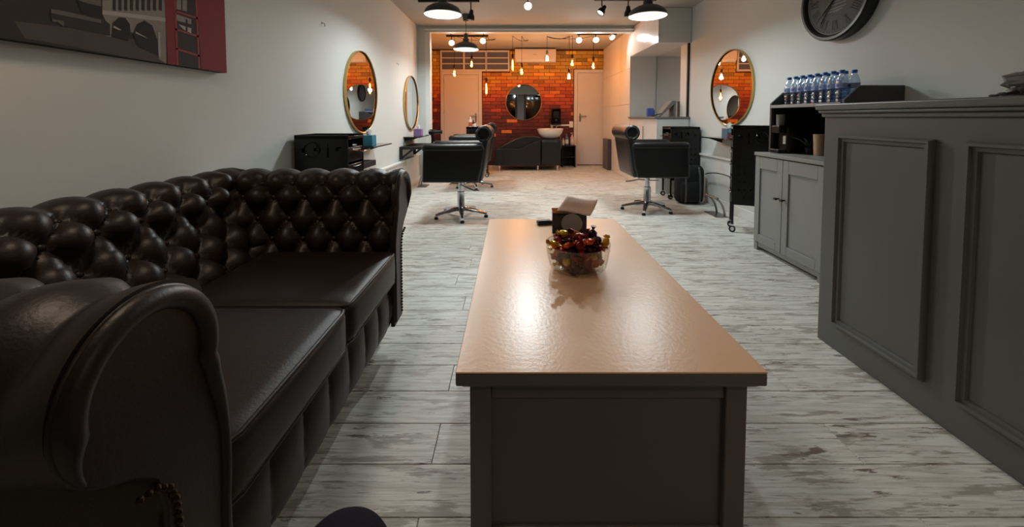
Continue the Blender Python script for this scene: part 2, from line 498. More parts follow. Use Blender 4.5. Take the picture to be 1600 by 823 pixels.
# doors
def door(name, x0, x1, ztop, hx, hside, label):
    t = sempty(name, label=label); y = YB
    fw = .07
    b = MB(); b.box(x0, x0 + fw, y - .03, y, 0, ztop); b.box(x1 - fw, x1, y - .03, y, 0, ztop); b.box(x0 + fw, x1 - fw, y - .03, y, ztop - fw, ztop)
    b.build('frame', 'door_white', t, bevel=.006)
    bx('leaf', 'door_white', t, (x0 + fw + .004, x1 - fw - .004, y - .018, y, .015, ztop - fw - .004), .003)
    b = MB(); b.box(hx - .018, hx + .018, y - .024, y - .018, .93, 1.11)
    b.build('handle_plate', 'steel', t, bevel=.002)
    b = MB(); b.cyl((hx, y - .02, 1.05), (hx, y - .07, 1.05), .009); b.tube([(hx, y - .068, 1.05), (hx + hside * .13, y - .068, 1.05)], .009)
    b.build('handle', 'steel', t)
    for hz in (.3, 1.1, 1.75):
        xx = x0 + fw + .004 if hx > (x0 + x1) / 2 else x1 - fw - .004
        MB().cyl((xx, y - .022, hz), (xx, y - .022, hz + .09), .007, n=8).build('hinge', 'steel', t)
door('door_1', -1.52, -.64, 2.0, -.77, -1, 'pinkish white door below the barred transom window')
door('door_2', 1.32, 2.2, 2.04, 1.45, 1, 'white door beside the tall glossy cupboards')
wi = sempty('window_1', label='transom window of nine grey panes over the left door')
x0, x1, z0, z1 = -1.52, -.05, 2.0, 2.44
b = MB(); b.box(x0, x1, YB - .04, YB, z0, z0 + .04); b.box(x0, x1, YB - .04, YB, z1 - .035, z1)
for xx in (x0, x0 + .485, x0 + .955, x1 - .035): b.box(xx, xx + .035, YB - .04, YB, z0 + .04, z1 - .035)
b.build('window_frame', 'door_white', wi, bevel=.004)
for i, (a, e) in enumerate(((x0 + .035, x0 + .485), (x0 + .52, x0 + .955), (x0 + .99, x1 - .035))):
    for j in range(3):
        h = (z1 - z0 - .075) / 3; za = z0 + .04 + j * h
        bx('pane', 'pane_blue', wi, (a, e, YB - .012, YB - .004, za + (.01 if j else 0), za + h - (.01 if j < 2 else 0)), 0)
        if j: bx('glazing_bar', 'door_white', wi, (a, e, YB - .03, YB - .004, za - .01, za + .01), 0)

# ------------------------------------------------------------------ built-in cupboards on the right
def cupboard(name, label, dims, splits_y, splits_z, handles=()):
    x0, x1, y0, y1, z0, z1 = dims
    t = thing(name, label, 'cupboard', ((x0 + x1) / 2, (y0 + y1) / 2, z0)); ox, oy, oz = t.location
    bx('body', 'panel_white', t, (x0 + .02 - ox, x1 - ox, y0 - oy, y1 - oy, 0, z1 - z0), 0)
    ys = [y0] + splits_y + [y1]; zs = [z0] + splits_z + [z1]
    for a, e in zip(ys, ys[1:]):
        for c, f in zip(zs, zs[1:]):
            dr = bx('door', 'gloss_white', t, (x0 - ox, x0 + .018 - ox, a + .002 - oy, e - .002 - oy, c + .002 - oz, f - .002 - oz), .0015)
            if handles and (c, f) in handles:
                pass
    return t
cupboard('tall_cupboard', 'tall glossy white cupboard wall reaching from floor to ceiling', (1.93, 2.36, 6.42, 8.31, .0, 2.465), [7.02, 7.66], [1.24, 1.83])
cupboard('overhead_cabinet', 'glossy white cabinet hung over the mirror niche', (1.93, 2.365, 5.2, 6.41, 2.015, 2.465), [5.8], [])
lc = cupboard('base_cabinet', 'white base cabinet under the mirror niche', (1.93, 2.36, 5.21, 6.41, 0, 1.01), [5.55, 5.98], [])
MB().box(-.018 - .215, -.01 - .215, -.10, -.085, .15, .9).build('handle', 'steel', lc, bevel=.002)
sh = tag(MB().box(1.90, 2.365, 5.19, 6.41, 1.012, 1.036).build('niche_shelf', 'grey_plastic', None, bevel=.003), 'grey worktop of the mirror niche', 'shelf')
nm = thing('niche_mirror', 'frameless mirror panel on the wall of the white niche', 'mirror', (2.36, 5.9, 1.036))
bx('glass', 'mirror', nm, (-.004, .005, -.42, .5, 0, .979), 0)
bx('edge_strip', 'white_trim', nm, (-.012, .006, -.62, -.425, 0, .979), .002)
bx('dark_edge', 'black_matt', nm, (-.014, .006, -.66, -.63, 0, .979), 0)
t = thing('blue_box', 'small blue carton on the niche worktop', 'box', (2.03, 5.75, 1.036))
bx('carton', 'blue_plastic', t, (-.045, .045, -.03, .03, 0, .125), .003); bx('flap', 'blue_plastic', t, (.045, .062, -.025, .025, .03, .10), .002)
t = thing('laptop_stand', 'grey slanted stand on the niche worktop', 'stand', (2.2, 5.6, 1.036))
MB().prism([(-.14, 0), (-.11, 0), (.11, .2), (.11, .225), (.05, .225)], 'xz', -.1, .1).build('slanted_plate', 'grey_plastic', t, bevel=.004)
MB().prism([(.08, 0), (.11, 0), (.11, .2), (.08, .18)], 'xz', -.09, .09).build('rear_support', 'grey_plastic', t, bevel=.003)
t = thing('phone', 'black phone lying tilted on the niche worktop', 'phone', (1.99, 5.42, 1.036))
b = MB().box(-.07, .07, -.035, .035, 0, .012); b.xf(Matrix.Rotation(R(-14), 4, 'Y')); b.xf(Matrix.Translation((0, 0, .018))); b.build('handset', 'black_plastic', t, bevel=.004)
MB().box(-.02, .05, -.03, .03, 0, .006).build('cradle', 'black_plastic', t, bevel=.002)
t = thing('leaning_board', 'dark grey board standing against the tall white cupboards', 'board', (1.885, 7.75, 0))
bx('board', 'board_grey', t, (-.03, .03, -.2, .2, 0, .6), .004)
bx('edge_band', 'hutch_dark', t, (-.032, .032, -.205, -.2, 0, .6), 0)

# ------------------------------------------------------------------ sofa
sofa = thing('chesterfield_sofa', 'dark brown leather sofa with deep buttoned back and rolled arms', 'sofa')
A_, B_, DT = .135, .09, .060
def roll_profile(sc, rc=.12, zc=.672, z0=.36):
    pts = []
    s1 = sc - rc * math.cos(R(-18)); z1 = zc + rc * math.sin(R(-18))
    p0, p2 = Vector((0, z0)), Vector((s1, z1)); ctrl = Vector((s1 * .55 - .03, z0 + (z1 - z0) * .55))
    for i in range(14):
        t = i / 14; q = p0 * (1 - t) ** 2 + ctrl * 2 * t * (1 - t) + p2 * t * t; pts.append((q.x, q.y))
    for i in range(41):
        th = R(-18 + (238 + 18) * i / 40); pts.append((sc - rc * math.cos(th), zc + rc * math.sin(th)))
    if sc > .2: pts += [(sc + .035, .52), (sc + .04, .42), (sc + .04, .13)]
    else: pts += [(.165, .545), (.138, .515), (.124, .46), (.12, .13)]
    return pts
def tufted(name, sc, u0, u1, place, rows=5, vrow=.06, phase=0.):
    """place(u, s, z) -> world; buttons on a diamond lattice, pleats over the roll"""
    raw = roll_profile(sc)
    L = [0]
    for p, q in zip(raw, raw[1:]): L.append(L[-1] + math.hypot(q[0] - p[0], q[1] - p[1]))
    vmax = L[-1]; nv = 96
    # denser samples where the leather is tufted
    vt = vrow + (rows - 1) * B_
    vs_ = [vmax * .72 * i / (nv - 12) for i in range(nv - 11)] + [vmax * (.72 + .28 * (i + 1) / 11) for i in range(11)]
    def P(v):
        for i in range(len(L) - 1):
            if v <= L[i + 1] or i == len(L) - 2:
                t = (v - L[i]) / max(1e-9, L[i + 1] - L[i]); t = max(0, min(1, t))
                return (raw[i][0] + (raw[i + 1][0] - raw[i][0]) * t, raw[i][1] + (raw[i + 1][1] - raw[i][1]) * t)
    def N(v):
        a, b = P(max(0, v - .008)), P(min(vmax, v + .008)); tx, tz = b[0] - a[0], b[1] - a[1]; l = math.hypot(tx, tz) or 1
        return (-tz / l, tx / l)          # towards the seat on the inner face, up on the crest
    def hgt(u, v):
        w = v - vrow; pu = (u - phase) / A_
        p, q = pu + w / (2 * B_), pu - w / (2 * B_)
        dia = (abs(math.sin(PI * p)) * abs(math.sin(PI * q))) ** .5
        k = (rows - 1) / 2
        pleat = abs(math.sin(PI * (pu + k))) ** .75
        t = max(0, min(1, (v - vt) / (.5 * B_))); t = t * t * (3 - 2 * t)
        h = dia * (1 - t) + pleat * t
        amp = DT * (1 - .62 * t)
        fade = max(0, min(1, (vt + .30 - v) / .14)); fade = fade * fade * (3 - 2 * fade)
        return amp * (h - .78) * fade
    nu = max(8, int((u1 - u0) / .0095)); vs = []; fs = []
    for i in range(nu + 1):
        u = u0 + (u1 - u0) * i / nu
        for v in vs_:
            s, z = P(v); n = N(v); hh = hgt(u, v); vs.append(place(u, s + n[0] * hh, z + n[1] * hh))
    m = len(vs_)
    for i in range(nu):
        for j in range(m - 1): fs.append((i * m + j, i * m + j + 1, (i + 1) * m + j + 1, (i + 1) * m + j))
    fs.append(tuple(range(m))); fs.append(tuple(nu * m + j for j in range(m))[::-1])
    o = MB().add(vs, fs).build(name, 'leather', sofa, angle=80)
    bme = MB().sph((0, 0, 0), .0115, 10, 6, sc=(1, 1, 1)).mesh('button', 'leather')
    for r_ in range(rows):
        v = vrow + r_ * B_
        i = math.floor((u0 - phase) / A_)
        while True:
            u = phase + (i + (.5 if r_ % 2 else 0)) * A_
            i += 1
            if u < u0 + .02: continue
            if u > u1 - .02: break
            s, z = P(v); n = N(v); e = -DT * .78 + .009
            bo = bpy.data.objects.new('button', bme); COL.objects.link(bo); bo.parent = o; bo.location = place(u, s + n[0] * e, z + n[1] * e)
    return raw
XBK, YFA, YNA, XAF = -1.02, 1.635, .667, -.508
tufted('backrest', .28, .56, 1.80, lambda u, s, z: (XBK - s, u, z), rows=6, vrow=.03, phase=.05)
raw = tufted('arm', .14, XAF - .86, XAF, lambda u, s, z: (u, YFA + s, z), phase=XAF - .06)
tufted('arm', .14, XAF - .86, XAF, lambda u, s, z: (u, YNA - s, z), phase=XAF - .06)
# plain corner rolls closing the joints of back and arms
for yc, sg in ((YFA + .14, 1), (YNA - .14, -1)):
    b = MB(); b.sph((XBK - .28, yc, .672), .123, 20, 14); b.lathe([(.119, 0), (.10, -.1), (.085, -.2), (.085, -.54)], (XBK - .28, yc, .672), 20)
    b.build('corner_roll', 'leather', sofa)
for ya, sg in ((YFA, 1), (YNA, -1)):
    poly = [(ya + sg * s, z) for s, z in raw if z > .0]
    front = [(ya - sg * .0, .13)] + poly
    cy = sum(p[0] for p in front) / len(front)
    b = MB(); b.prism(front, 'yz', XAF - .012, XAF + .006); fa = b.build('arm_facing', 'leather', sofa, bevel=.004)
    # padded border round the scroll
    inn = []; rs = []
    seq = [(0, .15), (0, .26)] + raw[:-7]
    for i, (sv, z) in enumerate(seq):
        q = Vector((sv, z)); c = Vector((.14, .672)) if z > .6 else Vector((.14, z)); dd = (c - q); l = dd.length or 1
        rr = .010 + .007 * max(0, min(1, (z - .5) / .15))
        if i > len(seq) - 6: rr *= .25 + .15 * (len(seq) - 1 - i)
        q2 = q + dd / l * min(rr + .002, l); inn.append((XAF + .004, ya + sg * q2.x, q2.y)); rs.append(rr)
    MB().tube(inn, rs, 16).build('padded_border', 'leather', sofa)
    # nail heads inside the border
    nail = MB().sph((0, 0, 0), .0055, 8, 5).mesh('nail', 'brass_nail')
    pn = [Vector((XAF + .007, ya + sg * q_[0], q_[1])) for q_ in ((.165, .515), (.14, .507), (.12, .49), (.109, .46), (.105, .42), (.105, .15))]
    acc = 0
    for p, q in zip(pn, pn[1:]):
        l = (q - p).length
        while acc < l:
            o = bpy.data.objects.new('nail', nail); COL.objects.link(o); o.parent = fa; o.location = p + (q - p) * (acc / max(l, 1e-6)); acc += .0135
        acc -= l
# base, front rail with pleats, feet
bx('base', 'leather', sofa, (XBK - .36, XAF - .034, YNA - .15, YFA + .15, .12, .335), .01)
vs = []; fs = []; nu, nv = 150, 16; ya, yb = YNA - .005, YFA + .005
for i in range(nu + 1):
    y = ya + (yb - ya) * i / nu
    for j in range(nv + 1):
        w = j / nv; z = .12 + .195 * w
        sk = y + .022 * math.sin(PI * w)
        bulge = .036 * math.sin(PI * min(1, max(0, w))) ** .45 * (.52 + .48 * abs(math.sin(PI * (sk - .02) / .134)) ** .32)
        vs.append((XAF - .034 + bulge, y, z))
for i in range(nu):
    for j in range(nv): fs.append((i * (nv + 1) + j, i * (nv + 1) + j + 1, (i + 1) * (nv + 1) + j + 1, (i + 1) * (nv + 1) + j))
rail = MB().add(vs, fs).build('front_rail', 'leather', sofa, angle=80)
bme = MB().sph((0, 0, 0), .009, 10, 6).mesh('button', 'leather')
k = math.ceil((ya - .0) / .134)
for k in range(4, 14):
    y = .02 - .022 + .134 * k
    if ya < y < yb:
        o = bpy.data.objects.new('button', bme); COL.objects.link(o); o.parent = rail; o.location = (XAF - .022, y, .218)
MB().tube([(XAF - .014, ya, .322), (XAF - .014, yb, .322)], .008, 8).build('rail_piping', 'leather', sofa)
for fx in (XBK - .3, XAF - .12):
    for fy in (YNA - .1, YFA + .1):
        MB().lathe([(.022, 0), (.034, .02), (.038, .05), (.03, .08), (.034, .12)], (fx, fy, 0), 14).build('foot', 'black_plastic', sofa)
YM = 1.158
for ya, yb in ((YNA - .012, YM - .002), (YM + .002, YFA + .012)):
    c = MB().rbox(XBK - .04, XAF + .014, ya, yb, .325, .462, .03, 14, (.008, .003, .014)).build('seat_cushion', 'leather', sofa, angle=80)
    for zz in (.452, .338):
        MB().tube([(XBK, ya + .006, zz)] + [((XAF + .012) - .03, ya + .006, zz), ((XAF + .012) - .008, ya + .016, zz), ((XAF + .012) - .002, ya + .035, zz), ((XAF + .012) - .001, (ya + yb) / 2, zz), ((XAF + .012) - .002, yb - .035, zz), ((XAF + .012) - .008, yb - .016, zz), ((XAF + .012) - .03, yb - .006, zz)] + [(XBK, yb - .006, zz)], .0055, 8).build('piping', 'leather', c)

# ------------------------------------------------------------------ coffee table and what is on it
ct = thing('coffee_table', 'long grey coffee table with a glossy cream top', 'table', (.227, 1.533, 0))
X0, X1, Y0, Y1, ZT = -.356, .356, -.67, .67, .45
bx('table_top', 'table_top', ct, (X0, X1, Y0, Y1, ZT - .004, ZT), .0015)
b = MB(); b.box(X0, X1, Y0, Y1, ZT - .034, ZT - .004); b.box(X0 + .012, X1 - .012, Y0 + .012, Y1 - .012, ZT - .044, ZT - .034)
b.build('edge_board', 'table_grey', ct, bevel=.004)
for sx in (X0 + .03, X1 - .08):
    for sy in (Y0 + .025, Y1 - .075): bx('leg', 'table_grey', ct, (sx, sx + .05, sy, sy + .05, 0, ZT - .044), .003)
for sy in (Y0 + .04, Y1 - .055):
    bx('end_panel', 'table_grey', ct, (X0 + .08, X1 - .08, sy, sy + .015, .04, ZT - .085), 0)
    bx('top_rail', 'table_grey', ct, (X0 + .08, X1 - .08, sy - .008, sy + .022, ZT - .085, ZT - .044), .003)
    bx('bottom_rail', 'table_grey', ct, (X0 + .08, X1 - .08, sy - .008, sy + .022, .0, .045), .003)
for sx in (X0 + .045, X1 - .06): bx('side_panel', 'table_grey', ct, (sx, sx + .015, Y0 + .075, Y1 - .075, .03, ZT - .044), 0)
# glass bowl
bw_ = thing('glass_bowl', 'cut glass bowl full of wrapped candy on the coffee table', 'bowl', (.252, 1.475, ZT))
n = 72; prof = [(.06, .0), (.090, .003), (.103, .014), (.111, .045), (.117, .08), (.121, .096), (.123, .100), (.119, .100), (.112, .08), (.105, .045), (.096, .018), (.06, .011), (.0005, .010)]
vs = []; fs = []
for i, (r, z) in enumerate(prof):
    for k in range(n):
        fl_ = .0045 * math.cos(24 * 2 * PI * k / n) if 1 <= i <= 4 else 0
        w = 2 * PI * k / n; vs.append(((r + fl_) * math.cos(w), (r + fl_) * math.sin(w), z))
for i in range(len(prof) - 1):
    for k in range(n): fs.append((i * n + k, i * n + (k + 1) % n, (i + 1) * n + (k + 1) % n, (i + 1) * n + k))
fs.append(tuple(range(n))[::-1])
MB().add(vs, fs).build('bowl', 'glass_clear', bw_, angle=60)
MB().tube([(.121 * math.cos(2 * PI * k / 48), .121 * math.sin(2 * PI * k / 48), .100) for k in range(48)], .0025, 6, closed=True).build('rim', 'glass_clear', bw_)
def candy_mesh(m, kind):
    b = MB()
    if kind == 0:     # twist wrap
        b.rbox(-.017, .017, -.011, .011, -.009, .009, .007, 6, (.001, .002, .002))
        for s in (-1, 1):
            vs = []; fs = []
            for i in range(3):
                for k in range(10):
                    w = 2 * PI * k / 10; rr = (.004, .009, .0125)[i] * (1 + .25 * (-1) ** k * i / 2); vs.append((s * (.016 + .009 * i / 1.0 * .8), rr * math.cos(w), .6 * rr * math.sin(w)))
            for i in range(2):
                for k in range(10): fs.append((i * 10 + k, i * 10 + (k + 1) % 10, (i + 1) * 10 + (k + 1) % 10, (i + 1) * 10 + k))
            b.add(vs, fs)
    else:             # bunched ball wrap
        b.sph((0, 0, 0), .0165, 12, 8)
        b.lathe([(.007, .013), (.004, .018), (.008, .026), (.011, .03)], (0, 0, 0), 10)
    return b.mesh('wrapped_candy', m, angle=25)
CM = {}
kinds = [('candy_red', 'dark red foil wrapped candy in the glass bowl'), ('candy_gold', 'gold foil wrapped candy in the glass bowl'), ('candy_orange', 'orange foil wrapped candy in the glass bowl'),
         ('candy_dark', 'dark maroon wrapped candy in the glass bowl'), ('candy_yellow', 'yellow wrapped candy in the glass bowl')]
def candy(x, y, z, ki, kd, rot, lab=None):
    if (ki, kd) not in CM: CM[ki, kd] = candy_mesh(kinds[ki][0], kd)
    o = bpy.data.objects.new('wrapped_candy', CM[ki, kd]); COL.objects.link(o); o.location = (.252 + x, 1.475 + y, ZT + z); o.rotation_euler = rot
    tag(o, lab or kinds[ki][1], 'candy', 'wrapped candies in the glass bowl')
rc = random.Random(3)
seqs = [0, 3, 0, 3, 0, 2, 3, 0, 2, 0, 3, 3, 1]
q = 0
for z, rings in ((.024, ((0, 1), (.036, 6), (.066, 10))), (.046, ((0, 1), (.038, 6), (.073, 11))), (.068, ((.0, 1), (.040, 6), (.078, 12))), (.090, ((0, 1), (.042, 7), (.083, 12))), (.110, ((.0, 1), (.04, 6), (.075, 8)))):
    for rr, nn in rings:
        a0 = rc.uniform(0, 6)
        for k in range(nn):
            a = a0 + 2 * PI * k / nn + rc.uniform(-.08, .08); ki = seqs[q % len(seqs)] if rc.random() < .85 else rc.randrange(5); q += 1
            kd = 1 if rc.random() < .22 else 0
            candy(rr * math.cos(a), rr * math.sin(a), z + rc.uniform(-.003, .004), ki, kd, (rc.uniform(-.5, .5), rc.uniform(-.5, .5), rc.uniform(0, 6.28)))
for x, y, z, ki, kd, ro, lab in ((-.098, -.055, .114, 1, 0, (.3, .4, .6), 'gold wrapped candy sticking out over the left rim of the bowl'), (.103, -.02, .110, 1, 0, (0, -.5, 1.2), 'gold wrapped candy leaning on the right rim of the bowl'),
                            (.055, .0, .136, 3, 1, (.1, .15, 0), 'round maroon candy with a twisted top, highest in the bowl'), (-.05, .02, .131, 4, 0, (.2, .2, .3), 'yellow wrapped candy on top, at the rear left of bowl'),
                            (.0, -.03, .133, 0, 0, (.3, 0, .2), 'red wrapped candy on top, at the middle of the bowl'), (.03, -.065, .124, 2, 0, (.3, 0, .5), 'orange wrapped candy on top, nearest the front rim'),
                            (-.02, .03, .135, 0, 0, (.3, .3, 1.2), 'red wrapped candy on top, in front of the tissue box')):
    candy(x, y, z, ki, kd, ro, lab)
# tissue box
tb_ = thing('tissue_box', 'black tissue box with grey oval on the coffee table', 'tissue box', (.29, 1.98, ZT), R(-4))
bx('carton', 'black_gloss', tb_, (-.085, .085, -.06, .06, 0, .102), .003)
b = MB(); b.lathe([(.052, -.0612), (.052, -.0602)], (.012, 0, .052), 32, 'y'); 
for i in range(len(b.v)): b.v[i] = (b.v[i][0] * 1 if True else 0, b.v[i][1], .052 + (b.v[i][2] - .052) * .95)
b.build('oval_print', 'print_grey', tb_)
b = MB(); b.lathe([(.03, .1022), (.03, .1028)], (-.01, 0, 0), 24); b.build('opening', 'black_in', tb_)
vs = []; fs = []
c00, c10, c11, c01 = Vector((-.065, -.035, .107)), Vector((.10, -.07, .098)), Vector((.15, .01, .158)), Vector((-.005, .03, .170))
for i in range(13):
    for j in range(9):
        u, w = i / 12, j / 8
        p = c00 * (1 - u) * (1 - w) + c10 * u * (1 - w) + c11 * u * w + c01 * (1 - u) * w
        p += Vector((0, 0, 1)) * (.010 * math.sin(PI * u) * math.sin(PI * (1 - w)) + .004 * math.sin(5 * u + 2 * w)) + Vector((0, -.012 * math.sin(PI * w), 0))
        vs.append(p)
for i in range(12):
    for j in range(8): fs.append((i * 9 + j, (i + 1) * 9 + j, (i + 1) * 9 + j + 1, i * 9 + j + 1))
b = MB().add(vs, fs); b.prism([(-.06, .09), (-.05, .112), (.02, .115), (.03, .09)], 'xz', -.02, -.018)
o = b.build('tissue', 'tissue_thin', tb_, angle=80); so = o.modifiers.new('thick', 'SOLIDIFY'); so.thickness = .0012
t = thing('remote_control', 'small black remote control behind the tissue box', 'remote', (.165, 2.09, ZT), R(10))
bx('case', 'black_plastic', t, (-.03, .05, -.02, .02, 0, .022), .006); bx('key_pad', 'hutch_dark', t, (-.02, .04, -.014, .014, .022, .0235), 0)

# ------------------------------------------------------------------ reception desk on the right
XD = 1.43
dk = thing('reception_desk', 'tall dark grey reception desk with moulded front panels', 'desk', (XD, 1.0, 0))
bx('body', 'grey_paint', dk, (0, .5, -.75, .785, 0, 1.03), .003)
b = MB(); b.box(-.028, .54, -.78, .812, 1.062, 1.09); b.box(-.02, .53, -.77, .803, 1.048, 1.062); b.box(-.01, .52, -.76, .795, 1.03, 1.048)
b.build('worktop', 'grey_paint', dk, bevel=.006)
def frame_mould(p, x, y0, y1, z0, z1, w, hgt_, name, m):
    b = MB()
    prof = [(0, 0), (0, hgt_ * .45), (w * .18, hgt_), (w * .4, hgt_), (w * .5, hgt_ * .55), (w * .85, hgt_ * .5), (w, .0)]
    vs = []; fs = []
    for (yy, zz, sy, sz) in ((y0, z0, 1, 1), (y1, z0, -1, 1), (y1, z1, -1, -1), (y0, z1, 1, -1)):
        for a, hh in prof: vs.append((x - hh, yy + sy * a, zz + sz * a))
    n = len(prof)
    for c in range(4):
        for i in range(n - 1): fs.append((c * n + i, c * n + i + 1, ((c + 1) % 4) * n + i + 1, ((c + 1) % 4) * n + i))
    return b.add(vs, fs).build(name, m, p, angle=30)
for y1 in (.697, .215, -.267):
    frame_mould(dk, 0, y1 - .385, y1, .115, .955, .034, .022, 'panel_moulding', 'grey_paint')
    bx('panel', 'grey_paint', dk, (-.003, 0, y1 - .351, y1 - .034, .149, .921), 0)
# crumpled plastic bag on the desk
vs = []; fs = []; rb = random.Random(5)
b = MB(); b.sph((0, 0, 0), 1, 18, 12)
for i, p in enumerate(b.v):
    w = math.atan2(p[1], p[0]); j = 1 + .18 * math.sin(5 * w + 4 * p[2]) + rb.uniform(-.1, .1)
    b.v[i] = (p[0] * .14 * j, p[1] * .12 * j, max(0, .045 + p[2] * .055 * j))
for k in range(3): b.sph((-.10 - .022 * k, .05 + .012 * k, .022 - .005 * k), .02 - .005 * k, 8, 6, sc=(1.6, 1, .5))
bag = tag(b.build('plastic_bag', 'bag_clear', None, angle=80, loc=(1.76, 1.24, 1.09)), 'crumpled clear plastic bag on the reception desk', 'bag')
t_ = MB().sph((0, 0, .04), .06, 12, 8, sc=(1.3, 1, .6)).build('contents', 'black_matt', bag)

# ------------------------------------------------------------------ grey cabinet with hutch, bottles and coffee things
cb = thing('storage_cabinet', 'grey two door cabinet with open dark hutch behind the desk', 'cabinet', (2.13, 2.7, 0))
cx0, cx1, cy0, cy1 = -.23, .232, -.345, .335
bx('body', 'cab_grey', cb, (cx0 + .022, cx1, cy0, cy1, .06, .735), .002)
bx('cabinet_top', 'cab_grey', cb, (cx0 - .008, cx1, cy0 - .005, cy1 + .005, .735, .76), .003)
bx('plinth', 'cab_grey', cb, (cx0 + .012, cx1, cy0 + .04, cy1 - .04, .03, .06), 0)
for yy in (cy0, cy1 - .04): bx('foot', 'cab_grey', cb, (cx0 + .005, cx1, yy, yy + .04, 0, .06), .002)
ym = .026
for k, (a, e) in enumerate(((ym + .002, cy1 - .002), (cy0 + .002, ym - .002))):
    dr = MB()
    s = .055
    dr.box(cx0, cx0 + .02, a, a + s, .065, .728); dr.box(cx0, cx0 + .02, e - s, e, .065, .728); dr.box(cx0, cx0 + .02, a + s, e - s, .065, .065 + s + .01); dr.box(cx0, cx0 + .02, a + s, e - s, .728 - .09, .728)
    dr.box(cx0 + .010, cx0 + .02, a + s, e - s, .13, .638)
    do = dr.build('door', 'cab_grey', cb, bevel=.0025)
    ky = a + .028 if k == 0 else e - .028
    kb = MB(); kb.cyl((cx0, ky, .45), (cx0 - .022, ky, .45), .006, n=10); kb.box(cx0 - .034, cx0 - .02, ky - .012, ky + .012, .442, .458); kb.build('handle', 'black_plastic', do, bevel=.002)
hx0 = -.13
for nm_, a, e in (('far', cy1 - .02, cy1), ('near', cy0, cy0 + .02)):
    MB().prism([(hx0, .76), (cx1, .76), (cx1, 1.222), (hx0 + .095, 1.222), (hx0, 1.135)], 'xz', a, e).build('hutch_side', 'hutch_dark', cb, bevel=.002)
bx('hutch_shelf', 'hutch_dark', cb, (hx0 - .004, cx1, cy0 + .02, cy1 - .02, 1.10, 1.122), .002)
bx('shelf_edge', 'cab_grey', cb, (hx0 - .007, hx0 - .004, cy0 + .02, cy1 - .02, 1.10, 1.122), 0)
bx('hutch_back', 'black_in', cb, (cx1 - .012, cx1, cy0 + .02, cy1 - .02, .76, 1.10), 0)  # back panel coloured black to hold the shade inside the hutch
bx('hutch_shade', 'black_in', cb, (hx0 + .02, cx1 - .012, cy1 - .024, cy1 - .02, .76, 1.10), 0)  # thin black sheet added as shade on the inner far end
# water bottles in two rows
wb = thing('water_bottle', '', 'bottle', (0, 0, 0), 0, 'water bottles on the hutch shelf')
prof = [(.027, .0), (.031, .004), (.031, .018), (.0285, .024), (.031, .030), (.031, .042), (.0285, .048), (.031, .054), (.031, .066), (.0285, .072), (.031, .078), (.031, .128), (.029, .145), (.021, .168), (.0135, .182), (.0135, .192)]
MB().lathe(prof, n=20).build('body', 'plastic_clear', wb)
MB().lathe([(.026, .003)] + [(r - .0025, z) for r, z in prof[2:10]] + [(.0285, .085), (.0005, .085)], n=16, caps=True).build('water', 'water', wb)
cap = MB().lathe([(.0155, .188), (.0155, .205), (.0145, .207)], n=16).build('cap', 'cap_blue', wb)
lb = MB().lathe([(.0315, .092), (.0315, .124)], n=20, caps=False).build('label', 'bottle_label', wb)
b = MB()
for k in range(-3, 4):
    w = PI + k * .09; b.add([(.0319 * math.cos(w - .05), .0319 * math.sin(w - .05), .10), (.0319 * math.cos(w + .05), .0319 * math.sin(w + .05), .10), (.0319 * math.cos(w + .05), .0319 * math.sin(w + .05), .117), (.0319 * math.cos(w - .05), .0319 * math.sin(w - .05), .117)], [(0, 1, 2, 3)])
b.build('emblem', 'label_dark', lb)
for row, xb in enumerate((2.095, 2.163)):
    for k in range(8):
        yb_ = 2.965 - .0675 * k - row * .012
        lab = ('blue capped water bottle in the front row, ' if row == 0 else 'blue capped water bottle in the rear row, ') + ['first from the far end', 'second from the far end', 'third from the far end', 'fourth from the far end', 'fifth from the far end', 'sixth from the far end', 'seventh from the far end', 'last, behind the dark end board'][k]
        if row == 0 and k == 0:
            wb.location = (xb, yb_, 1.122); wb['label'] = lab
        else: dup(wb, (xb, yb_, 1.122), rnd.uniform(-.5, .5), lab)
# coffee maker, pot and cup on the cabinet
t = thing('coffee_machine', 'black coffee machine with grey water tank inside the hutch', 'coffee machine', (2.11, 2.945, .76))
bx('body', 'black_plastic', t, (-.07, .07, -.055, .055, 0, .20), .012); bx('drip_tray', 'black_plastic', t, (-.13, -.07, -.05, .05, 0, .03), .006)
bx('brew_head', 'black_plastic', t, (-.125, -.07, -.045, .045, .15, .21), .01)
MB().lathe([(.026, 0), (.028, .08), (.03, .085)], (-.085, .0, .205), 20).build('water_tank', 'grey_plastic', t)
bx('label', 'label_white', t, (-.0715, -.0702, -.04, -.012, .07, .13), 0)
t = thing('wooden_cup', 'tall beige wooden cup inside the hutch beside the desk', 'cup', (2.16, 2.74, .76))
MB().lathe([(.028, 0), (.03, .002), (.036, .15), (.034, .15), (.03, .02), (.0005, .015)], n=24).build('cup', 'wood_cup', t)
t = thing('herb_pot', 'small black pot with dark blade leaf inside the hutch', 'pot', (2.15, 2.82, .76))
MB().lathe([(.024, 0), (.032, .05), (.028, .05), (.0005, .045)], n=18).build('pot', 'black_plastic', t)
for k, (dx, dy, hz) in enumerate(((-.02, .03, .1), (-.09, .035, .105), (.02, .01, .08))):
    vs = []; fs = []
    for i in range(7):
        u = i / 6; w = .011 * math.sin(PI * (.12 + .88 * u)) + .0006
        c = Vector((dx * u, dy * u, .045 + hz * u * (1.3 - .6 * u))); vs += [c + Vector((0, w, 0)), c + Vector((0, -w, .003))]
    for i in range(6): fs.append((2 * i, 2 * i + 1, 2 * i + 3, 2 * i + 2))
    o = MB().add(vs, fs).build('leaf', 'leaf', t, angle=80); o.modifiers.new('thick', 'SOLIDIFY').thickness = .001

